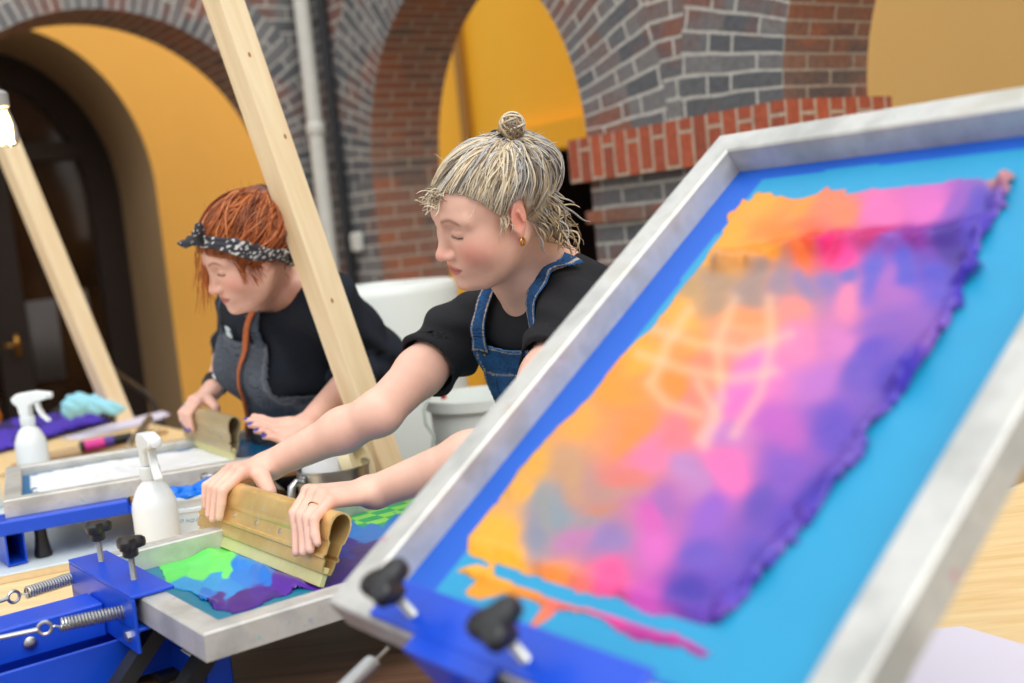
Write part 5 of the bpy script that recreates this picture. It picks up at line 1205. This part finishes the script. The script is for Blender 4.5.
# ================================================================ TIMBER, LAMP, TANK AND OTHER THINGS AROUND
m_pine = mat_wood('pine_timber', srgb(230, 202, 158), srgb(246, 228, 192), (14, 14, 1.6), .5)
def beam(p0, p1, w, label, rotd=45.):
    p0 = np.asarray(p0); p1 = np.asarray(p1); a = unit(p1-p0); u = unit(np.cross(a, CC-p0)); v = np.cross(a, u); c, s = math.cos(math.radians(rotd)), math.sin(math.radians(rotd)); u, v = u*c+v*s, -u*s+v*c
    M = frame(p0, u, v, a); t = thing('timber_beam', p0, label, 'beam', axes=(u, v, a)); L = float(np.linalg.norm(p1-p0))
    b = MB(); b.box((-w/2, -w/2, 0), (w/2, w/2, L), M, .003); obj('timber', b, m_pine, t)
    return t, M, L
pb_, pt_ = P(532, 890, 2.62), P(192, -90, 2.30); pb_ = pb_+(pt_-pb_)*((.012-pb_[2])/(pt_[2]-pb_[2]))
tb1, MBm, LB = beam(pb_, pt_, .060, 'thick pale pine beam leaning up between the two printers', 38)
m_knot = mat('wood_knot', srgb(170, 116, 70), .5)
for k, (tz, xx) in enumerate(((.50, .008), (.62, -.012), (.78, .012), (.86, -.006))):
    b = MB(); b.lathe([(.0035, 0), (.003, .0006), (.0008, .0007)], n=12, m=MBm@frame((xx, -.0301 if False else -.0300, tz*LB), (1, 0, 0), (0, 0, 1), (0, -1, 0)), sx=1, sy=1.6); obj('knot', b, m_knot, tb1)
b2a, b2b = P(124, 428, 4.45), P(-40, 30, 4.2); dd_ = b2a-b2b; b2a = b2a+dd_*((b2a[2]-.01)/abs(dd_[2]))
beam(b2a, b2b, .072, 'thinner pine beam leaning in front of the dark arched door', 30)
# hanging filament bulb
bp = P(4, 122, 2.6); lamp = thing('pendant_bulb', bp, 'glowing filament bulb hanging at the left edge before the dark door', 'light bulb')
gm = NT('clear_glass'); gm.b.inputs['Base Color'].default_value = (1, .96, .88, 1); gm.set(rough=.02, trans=1.0, ior=1.2)
prof = [(.002, -.058), (.016, -.056), (.024, -.048), (.027, -.034), (.025, -.012), (.018, .014), (.013, .030), (.0125, .036)]
b = MB(); b.lathe(prof, bp, 28); obj('glass_bulb', b, gm.m, lamp, True)
em = NT('glowing_filament'); em.b.inputs['Base Color'].default_value = (1, .7, .3, 1); em.b.inputs['Emission Color'].default_value = (1, .62, .22, 1); em.b.inputs['Emission Strength'].default_value = 30
b = MB()
for k in range(6):
    a = k*math.pi/3; c, s = math.cos(a), math.sin(a); b.tube([bp+np.array([.006*c, .006*s, .024]), bp+np.array([.014*c, .014*s, -.01]), bp+np.array([.013*c, .013*s, -.042]), bp+np.array([.013*math.cos(a+.6), .013*math.sin(a+.6), -.045])], .0013, 6)
obj('filament', b, em.m, lamp)
b = MB(); b.lathe([(.013, .032), (.0165, .034), (.0165, .062), (.012, .068), (.004, .072)], bp, 20); obj('socket', b, mat('grey_bakelite', srgb(150, 150, 146), .5), lamp)
b = MB(); b.tube([bp+EZ*.07, bp+EZ*1.6], .003, 8); obj('cord', b, m_black, lamp)
pl = bpy.data.lights.new('bulb_light', 'POINT'); plo = bpy.data.objects.new('bulb_light', pl); COL.objects.link(plo); plo.location = bp-EZ*.02; pl.energy = 9; pl.color = (1, .68, .36); pl.shadow_soft_size = .015
# white tank, lidded bin with plug
m_wp = mat('white_polyethylene', srgb(226, 232, 228), .4, var=.04, vs=3)
tc_ = P(402, 460, 3.65); tc_[2] = 0; r = .232
tk = thing('water_tank', tc_, 'tall smooth white plastic tank standing behind the two printers', 'tank')
zt_ = 1.45-(283-238)/FPX*3.65
b = MB(); b.lathe([(r-.01, 0), (r, .02), (r, zt_-.035), (r-.002, zt_-.02), (r-.009, zt_-.008), (r-.025, zt_-.002), (.07, zt_), (.068, zt_+.004)], tc_, 48); obj('tank_body', b, m_wp, tk)
b = MB(); b.lathe([(r, .62), (r+.004, .625), (r+.004, .645), (r, .65)], tc_, 48); obj('hoop', b, m_wp, tk)
bc_ = P(486, 470, 3.05); bc_[2] = 0; zb_ = 1.45-(392-229)/FPX*3.05
bn_ = thing('waste_bin', bc_, 'white plastic bin with a black and red plug hooked over its rim', 'bin')
b = MB(); b.lathe([(.10, 0), (.105, .02), (.130, zb_-.03), (.142, zb_-.028), (.144, zb_), (.134, zb_), (.128, zb_-.04), (.10, .04)], bc_, 40); obj('bin_body', b, m_wp, bn_)
pg = P(437, 388, 2.93); pr_ = P(426, 395, 2.93)
pt2 = thing('plug', pg, 'black and red power plug hooked on the rim of the white bin', 'plug')
b = MB(); b.tube([P(429, 396, 2.92), P(430, 389, 2.92), P(436, 385, 2.92), P(441, 388, 2.92), P(444, 396, 2.92)], [.008, .011, .012, .010, .007], 10); obj('plug_body', b, m_black, pt2)
b = MB(); b.tube([P(443, 393, 2.918), P(444, 399, 2.918)], .0075, 10); obj('red_tip', b, mat('red_plastic', srgb(190, 40, 36), .4), pt2)
b = MB(); b.tube([P(429, 396, 2.92), P(424, 410, 2.90), P(426, 424, 2.90), P(434, 436, 2.90), P(432, 452, 2.90), P(424, 520, 2.95), P(424, 700, 3.0)], .0042, 8); obj('grey_cord', b, mat('grey_cable', srgb(176, 190, 184), .5), pt2)
# ---- spray bottles
m_bot = NT('white_bottle_plastic'); m_bot.b.inputs['Base Color'].default_value = (*srgb(230, 236, 238), 1); m_bot.set(rough=.35, sss=.0); m_bot.b.inputs['Subsurface Radius'].default_value = (.01, .01, .01)
def bottle(pos, ang, label, zt=TZ, sc=1.0):
    t = thing('spray_bottle', pos, label, 'spray bottle', 'white trigger spray bottles on the worktables')
    x = np.array([math.cos(ang), math.sin(ang), 0]); M = frame(pos, x, np.cross(EZ, x), EZ)*1.0; M[:3, :3] *= sc
    b = MB(); b.lathe([(.033, 0), (.037, .003), (.039, .010), (.039, .125), (.037, .138), (.031, .153), (.024, .165), (.016, .173), (.0145, .176), (.0145, .188)], n=36, m=M); obj('bottle_body', b, m_bot.m, t)
    b = MB(); b.lathe([(.0165, .176), (.0175, .178), (.0175, .198), (.0155, .200)], n=30, m=M)
    for k in range(30):
        a = k*2*math.pi/30; b.tube(tf(M, [(.0175*math.cos(a), .0175*math.sin(a), .179), (.0175*math.cos(a), .0175*math.sin(a), .197)]), .0007*sc, 4)
    h = obj('collar', b, m_bot.m, t)
    side = [(-.014, .200), (.012, .200), (.014, .226), (.030, .232), (.047, .236), (.066, .240), (.067, .256), (.030, .262), (-.016, .258), (-.032, .248), (-.030, .236), (-.018, .226)]
    b = MB(); Mx = M@frame((0, 0, 0), (1, 0, 0), (0, 0, 1), (0, -1, 0)); b.prism(side, -.0125, .0125, Mx); sp = obj('spray_head', b, m_bot.m, t)
    bv = sp.modifiers.new('bevel', 'BEVEL'); bv.width = .004*sc; bv.segments = 3
    b = MB(); b.lathe([(.008, 0), (.0085, .004), (.0085, .010), (.004, .012)], n=16, m=M@frame((.064, 0, .248), (0, 1, 0), (0, 0, 1), (1, 0, 0))); obj('nozzle', b, m_bot.m, t)
    b = MB(); tr = [(.026, .234), (.038, .236), (.040, .218), (.048, .200), (.062, .186), (.060, .180), (.052, .183), (.038, .198), (.030, .214)]; b.prism(tr, -.007, .007, Mx); tg = obj('trigger', b, m_bot.m, t)
    bv = tg.modifiers.new('bevel', 'BEVEL'); bv.width = .002; bv.segments = 2
    return t
def on(px, d, z=TZ):
    """point of height z under photo column px at depth d"""
    v = ray(px, 500); 
    for _ in range(6): 
        y = 341.5; 
    lo_, hi_ = 200., 1400.
    for _ in range(40):
        m = (lo_+hi_)/2; 
        if P(px, m, d)[2] > z: lo_ = m
        else: hi_ = m
    return P(px, m, d)
bottle(on(164, 2.20), math.radians(-60), 'white spray bottle in front of the paint tub, near the black knobs', sc=1.08)
bottle(on(38, 3.05, TZ+.019), math.radians(-8), 'white spray bottle standing behind the frame with white ink, before the purple shirt', sc=1.04)
bottle(on(-12, 2.90, TZ+.019), math.radians(160), 'white spray bottle cut off by the left edge of the photo', sc=.9)
# ---- tub of blue ink with its printed label
def text_mesh(s, size):
    cu = bpy.data.curves.new('txt', 'FONT'); cu.body = s; cu.size = size; cu.extrude = .0; cu.align_x = 'LEFT'; cu.resolution_u = 2; o = bpy.data.objects.new('txt', cu); COL.objects.link(o)
    dg = bpy.context.evaluated_depsgraph_get(); dg.update(); me = bpy.data.meshes.new_from_object(o.evaluated_get(dg)); V = np.array([v.co[:] for v in me.vertices]); F = [tuple(p.vertices) for p in me.polygons]
    bpy.data.objects.remove(o); bpy.data.curves.remove(cu); bpy.data.meshes.remove(me); return V, F
tp = on(199, 2.33); tub = thing('ink_tub', tp, 'round white plastic tub of bright blue ink with teal and red lettering', 'tub')
m_tub = mat('translucent_white_tub', srgb(222, 232, 240), .3, var=.03); zr = .132
b = MB(); b.lathe([(.046, 0), (.049, .003), (.0545, .10), (.057, .102), (.057, .108), (.0555, .110), (.058, .124), (.060, .126), (.060, .131), (.0565, .132), (.053, .110), (.047, .01)], tp, 48); obj('tub_body', b, m_tub, tub)
K = Field(); K.ell(tp+EZ*.108, (.0535, .0535, .020)); 
for k in range(9): a = k*.7; K.ell(tp+np.array([.045*math.cos(a), .045*math.sin(a), .128+.006*math.sin(k*2.1)]), (.018, .018, .009), k=.012)
K.ell(tp+np.array([.03, .03, .136]), (.028, .02, .012), k=.015)
V, Q = mesh_field(K, .003, lambda Pw, f: f+.0025*fbm(Pw*70)); ink_ = link_mesh('blue_ink', V, Q, mat('blue_ink', srgb(0, 118, 232), .35, var=.06), tub, True)
cd = unit([CC[0]-tp[0], CC[1]-tp[1], 0]); sd = np.cross(EZ, cd)
def wrap(name, s, size, u0, z0, c):
    V, F = text_mesh(s, size); th = (V[:, 0]+u0)/.0535; r_ = .0512+.036*0+(z0+V[:, 1])*.055+.0006
    W = tp+cd*(r_*np.cos(th))[:, None]+sd*(r_*np.sin(th))[:, None]+EZ*(z0+V[:, 1])[:, None]; mm = NT(name); mm.b.inputs['Base Color'].default_value = (*c, 1); link_mesh(name, W, F, mm.m, tub)
    return V[:, 0].max()
wd_ = wrap('lettering_teal', 'BT AQUA', .0098, -.030, .082, srgb(0, 140, 170)); wrap('lettering_red', 'SK', .0098, -.030+wd_+.003, .082, srgb(220, 50, 60))
# ---- small steel bottle, pot with paper roll and tape
sb = on(218, 2.43); b = MB(); hz = .150
b.lathe([(.026, 0), (.028, .003), (.028, .095), (.025, .108), (.016, .120), (.0145, .124), (.0145, .134), (.018, .136), (.0195, .139), (.0195, .143), (.018, .146), (.0165, .146), (.015, .140), (.014, .12)], sb, 32)
single('steel_bottle', b, m_steel, 'small steel bottle with a flared neck behind the ink tub', 'bottle')
pc = on(341, 2.36); rim = .150; rp_ = .074
pot = thing('saucepan', pc, 'stainless steel saucepan holding a paper roll and a tape roll', 'pot')
b = MB(); b.lathe([(rp_-.006, 0), (rp_, .006), (rp_, rim-.004), (rp_+.003, rim-.002), (rp_+.003, rim+.001), (rp_-.001, rim+.001), (rp_-.003, rim-.004), (rp_-.003, .006)], pc, 56); obj('pan_body', b, m_steel, pot)
hd_ = unit(P(296, 470, 2.30)-P(330, 470, 2.36)); hd_[2] = 0; hd_ = unit(hd_-EY*0); M = frame(pc+hd_*(rp_-.0)+EZ*(rim-.02), hd_, np.cross(EZ, hd_), EZ)
b = MB(); b.box((0, -.010, -.016), (.006, .010, .014), M, .002); 
pts = [(0.003, 0, 0), (.018, 0, .006), (.030, 0, -.002), (.036, 0, -.03), (.036, 0, -.075)]; b.tube(tf(M, pts), [.006, .007, .008, .008, .006], 12); obj('handle', b, m_steel, pot)
m_roll = mat('white_paper_towel', srgb(232, 234, 236), .8, var=.04, vs=60, bump=.3, bs=260, bd=.001)
rc = pc+np.array([-.016, -.004, .008]); b = MB(); rr_ = .045; 
b.lathe([(.018, 0), (rr_, 0), (rr_+.001, .004), (rr_+.001, .206), (rr_, .210), (.018, .210), (.018, .002)], rc, 48); single('paper_roll', b, m_roll, 'white paper towel roll standing in the steel saucepan', 'paper roll')
ta = pc+np.array([.048, .012, .150]); ax_ = unit([.93, -.2, .30]); u_ = unit(np.cross(ax_, EZ)); Mt_ = frame(ta, u_, np.cross(ax_, u_), ax_); b = MB()
b.lathe([(.038, -.012), (.058, -.012), (.059, 0), (.058, .012), (.038, .012), (.037, 0), (.038, -.0119)], n=48, m=Mt_); single('tape_roll', b, mat('cream_masking_tape', srgb(226, 212, 172), .6, var=.05), 'cream masking tape roll propped on the rim of the steel saucepan', 'tape roll')
# ---- things on the far table
MT = frame((0, 0, TZ), (1, 0, 0), (0, 1, 0), (0, 0, 1))
def pile(name, poly, h, c, mat_, x0, x1, y0, y1, label, cat, zo=.0, amp=.3, fr=9, step=.012, colf=None):
    M = MT@frame((0, 0, zo), (1, 0, 0), (0, 1, 0), (0, 0, 1))
    hf = lambda px, py, l: h*(1-amp+amp*fbm(l*fr, 3)); 
    o = sheet(name, M, x0, x1, y0, y1, step, lambda px, py, l: inside(px, py, poly), colf or const(c), hf, mat_, None, .002)
    V = np.array([v.co[:] for v in o.data.vertices]); b_ = V.mean(0); b_[2] = V[:, 2].min(); 
    for v in o.data.vertices: v.co -= Vector(b_)
    o.location = b_; sol = o.modifiers.new('thickness', 'SOLIDIFY'); sol.thickness = .002; sol.offset = 1
    return tag(o, label, cat)
m_cl = mat_col('cotton_cloth', .85, var=.12, vs=40, bump=.2, bs=80)
def pcol(px, py, l): return np.broadcast_to(np.array(srgb(72, 48, 176)), px.shape+(3,))*(1-.75*((fbm(l*7+4) > .25) & (fbm(l*19) > -.2)))[..., None]
pile('paper_sheet', [(58, 440), (90, 430), (165, 411), (172, 416), (150, 424), (80, 441)], .003, srgb(214, 208, 226), m_cl, -2.4, -1.0, 3.2, 5.2, 'pale lilac paper under the purple shirt on the far table', 'paper', amp=.1)
pile('purple_shirt', [(-40, 440), (0, 428), (50, 419), (104, 411), (110, 424), (70, 434), (30, 446), (-10, 456), (-40, 468)], .034, srgb(66, 46, 168), m_cl, -2.6, -1.2, 3.0, 5.2, 'purple shirt with dark print lying folded on the far table', 'shirt', zo=.004, colf=pcol)
pile('charcoal_cloth', [(40, 426), (62, 412), (90, 408), (128, 409), (131, 415), (118, 421), (100, 426), (98, 414), (66, 416)], .075, srgb(44, 44, 50), m_cl, -2.4, -1.1, 3.4, 5.2, 'charcoal folded cloth beside the purple shirt under the glove', 'cloth', zo=.006)
# light blue glove
G2 = Field(); g0 = P(76, 406, 4.1); 
def gp_(x, y, d=4.1): return P(x, y, d)
G2.ell(gp_(78, 404), (.052, .045, .040), k=.02); G2.ell(gp_(70, 409), (.03, .03, .03), k=.02)
for q_ in ([(80, 398), (92, 399), (97, 404), (96, 408)], [(84, 402), (100, 404), (112, 405), (124, 408)], [(82, 407), (98, 409), (110, 410), (120, 412)], [(74, 400), (70, 406), (68, 412), (70, 416)]):
    G2.chain([gp_(*p) for p in q_], [.022, .017, .014, .010], .012)
V, Q = mesh_field(G2, .006, lambda Pw, f: f+.003*np.sin(Pw@np.array([120, 90, 150]))+.004*fbm(Pw*25)); b = MB(); b.add(relax(V, Q, 1), Q)
single('rubber_glove', b, mat('light_blue_latex', srgb(142, 206, 224), .45, var=.05), 'light blue rubber glove crumpled on top of the charcoal cloth', 'glove', smooth=True)
# brown board edge, marker, brush, scraper on the far end of the worktable
def rod(name, p0, p1, r0, r1, m, label, cat, n=16, parts=()):
    t = thing(name, np.minimum(p0, p1), label, cat); p0 = np.array(p0); p1 = np.array(p1); b = MB(); b.tube([p0, p0+(p1-p0)*.02, p0+(p1-p0)*.98, p1], [r0*.8, r0, r1, r1*.8], n); obj('barrel', b, m, t)
    for nm, a, b_, r, mm in parts:
        b = MB(); q0 = p0+(p1-p0)*a; q1_ = p0+(p1-p0)*b_; b.tube([q0, q0+(q1_-q0)*.03, q1_-(q1_-q0)*.03, q1_], [r*.9, r, r, r*.9], n); obj(nm, b, mm, t)
    return t
z2 = TZ+.031; BZ = TZ
bo = [Zp(44, 462, TZ+.012), Zp(168, 430, TZ+.012)]; dl = unit(bo[1]-bo[0]); M = frame(np.r_[bo[0][:2], TZ], dl, np.cross(EZ, dl), EZ)
b = MB(); b.box((-.05, 0, .001), (float(np.linalg.norm(bo[1]-bo[0])), .10, .012), M, .002); single('wooden_slat', b, mat('tan_wood', srgb(178, 132, 86), .6, var=.15), 'tan wooden slat lying behind the screen with white ink', 'slat')
rod('marker_can', Zp(80, 447, z2), Zp(132, 437, z2), .0175, .0175, m_black, 'black marker pen with pink and violet label on the wooden slat', 'marker', parts=[('pink_label', .06, .45, .0182, mat('pink_label', srgb(214, 60, 150), .5)), ('violet_band', .45, .62, .0182, mat('violet_label', srgb(84, 62, 150), .5, var=.4, vs=90))])
rod('steel_scraper', Zp(128, 446, TZ+.036), Zp(150, 418, TZ+.075), .010, .013, m_steel, 'grey steel scraper leaning over the slat behind the frame', 'scraper')
rod('brush_handle', Zp(48, 458, TZ+.022), Zp(80, 452, TZ+.022), .018, .020, mat('worn_wood', srgb(168, 142, 108), .6), 'short worn wooden brush handle beside the marker', 'brush')
rod('dowel', Zp(138, 436, TZ+.03), Zp(158, 430, TZ+.03), .015, .017, mat('cream_wood', srgb(220, 196, 150), .6), 'short cream wooden dowel at the end of the slat', 'dowel')
# small green clip with an orange stud by the near press
gq = Zp(68, 574, TZ+.012); b = MB(); b.prism([(-.028, -.006), (-.012, -.015), (.02, -.012), (.02, .014), (-.010, .012)], 0, .010, frame(gq-EZ*.0115, EX, EY, EZ)); cl_ = thing('clip', gq-EZ*.0115, 'small green plastic clip on the plywood beside the springs', 'clip'); obj('clip_body', b, mat('green_plastic', srgb(20, 140, 96), .4), cl_)
b = MB(); b.lathe([(.004, .010), (.004, .014), (.002, .015)], gq-EZ*.0115+EX*.012, 12); obj('orange_stud', b, mat('orange_plastic', srgb(236, 120, 30), .4), cl_)
# black cable hanging over the end of the far table
b = MB(); cp = [P(x, y, d) for x, y, d in ((84, 290, 5.6), (96, 340, 5.4), (112, 368, 5.2), (134, 385, 5.0), (150, 398, 4.9), (160, 418, 4.8), (171, 440, 4.7), (184, 480, 4.7), (196, 560, 4.8))]
cp = np.array(cp); tt = np.linspace(0, len(cp)-1, 60); i0 = np.clip(tt.astype(int), 0, len(cp)-2); f_ = (tt-i0)[:, None]; g = np.vstack([2*cp[0]-cp[1], cp, 2*cp[-1]-cp[-2]]); i1 = i0+1
cr = .5*((2*g[i1])+(-g[i1-1]+g[i1+1])*f_+(2*g[i1-1]-5*g[i1]+4*g[i1+1]-g[np.minimum(i1+2, len(g)-1)])*f_**2+(-g[i1-1]+3*g[i1]-3*g[i1+1]+g[np.minimum(i1+2, len(g)-1)])*f_**3)
b.tube(cr, .012, 8); single('power_cable', b, m_black, 'black cable hanging in a curve beside the dark arched door', 'cable', smooth=True)
# orange stool far left
oc = on(2, 5.3, .0); oc[2] = 0; zo = 1.45-(402-276)/FPX*5.3; st = thing('stool', oc, 'orange padded stool with black legs at the far left', 'stool')
b = MB(); b.lathe([(.02, zo-.13), (.085, zo-.125), (.10, zo-.09), (.105, zo-.05), (.095, zo-.02), (.06, zo-.003), (.02, zo)], oc, 32); obj('seat', b, mat('orange_vinyl', srgb(236, 128, 10), .4), st)
for k in range(4):
    a = k*math.pi/2+.4; b = MB(); b.tube([oc+np.array([.06*math.cos(a), .06*math.sin(a), zo-.12]), oc+np.array([.17*math.cos(a), .17*math.sin(a), 0])], .011, 8); obj('leg', b, m_black, st)
# grey sheet hanging inside the glazed door
sq, sz = s_on(42, 300, 'q', -(GL+.79)); sq2, sz2 = s_on(42, 382, 'q', -(GL+.79)); b = MB(); slab(b, sq-.09, sq+.10, sz2, sz, D0+.015, D0+.035)
b = MB(); 
for k in range(14):
    pass
b.add(*(lambda n: ([gl(sq-.10+.2*i/n, D0+.045+.012*math.sin(i*1.3), z) for z in (sz2, sz) for i in range(n+1)], [(i, i+1, n+2+i, n+1+i) for i in range(n)]))(24))
oo = single('hanging_cloth', b, mat('grey_cloth', srgb(112, 108, 108), .9), 'grey cloth hanging in the dark arched door', 'cloth', smooth=True); oo.modifiers.new('s', 'SOLIDIFY').thickness = .004
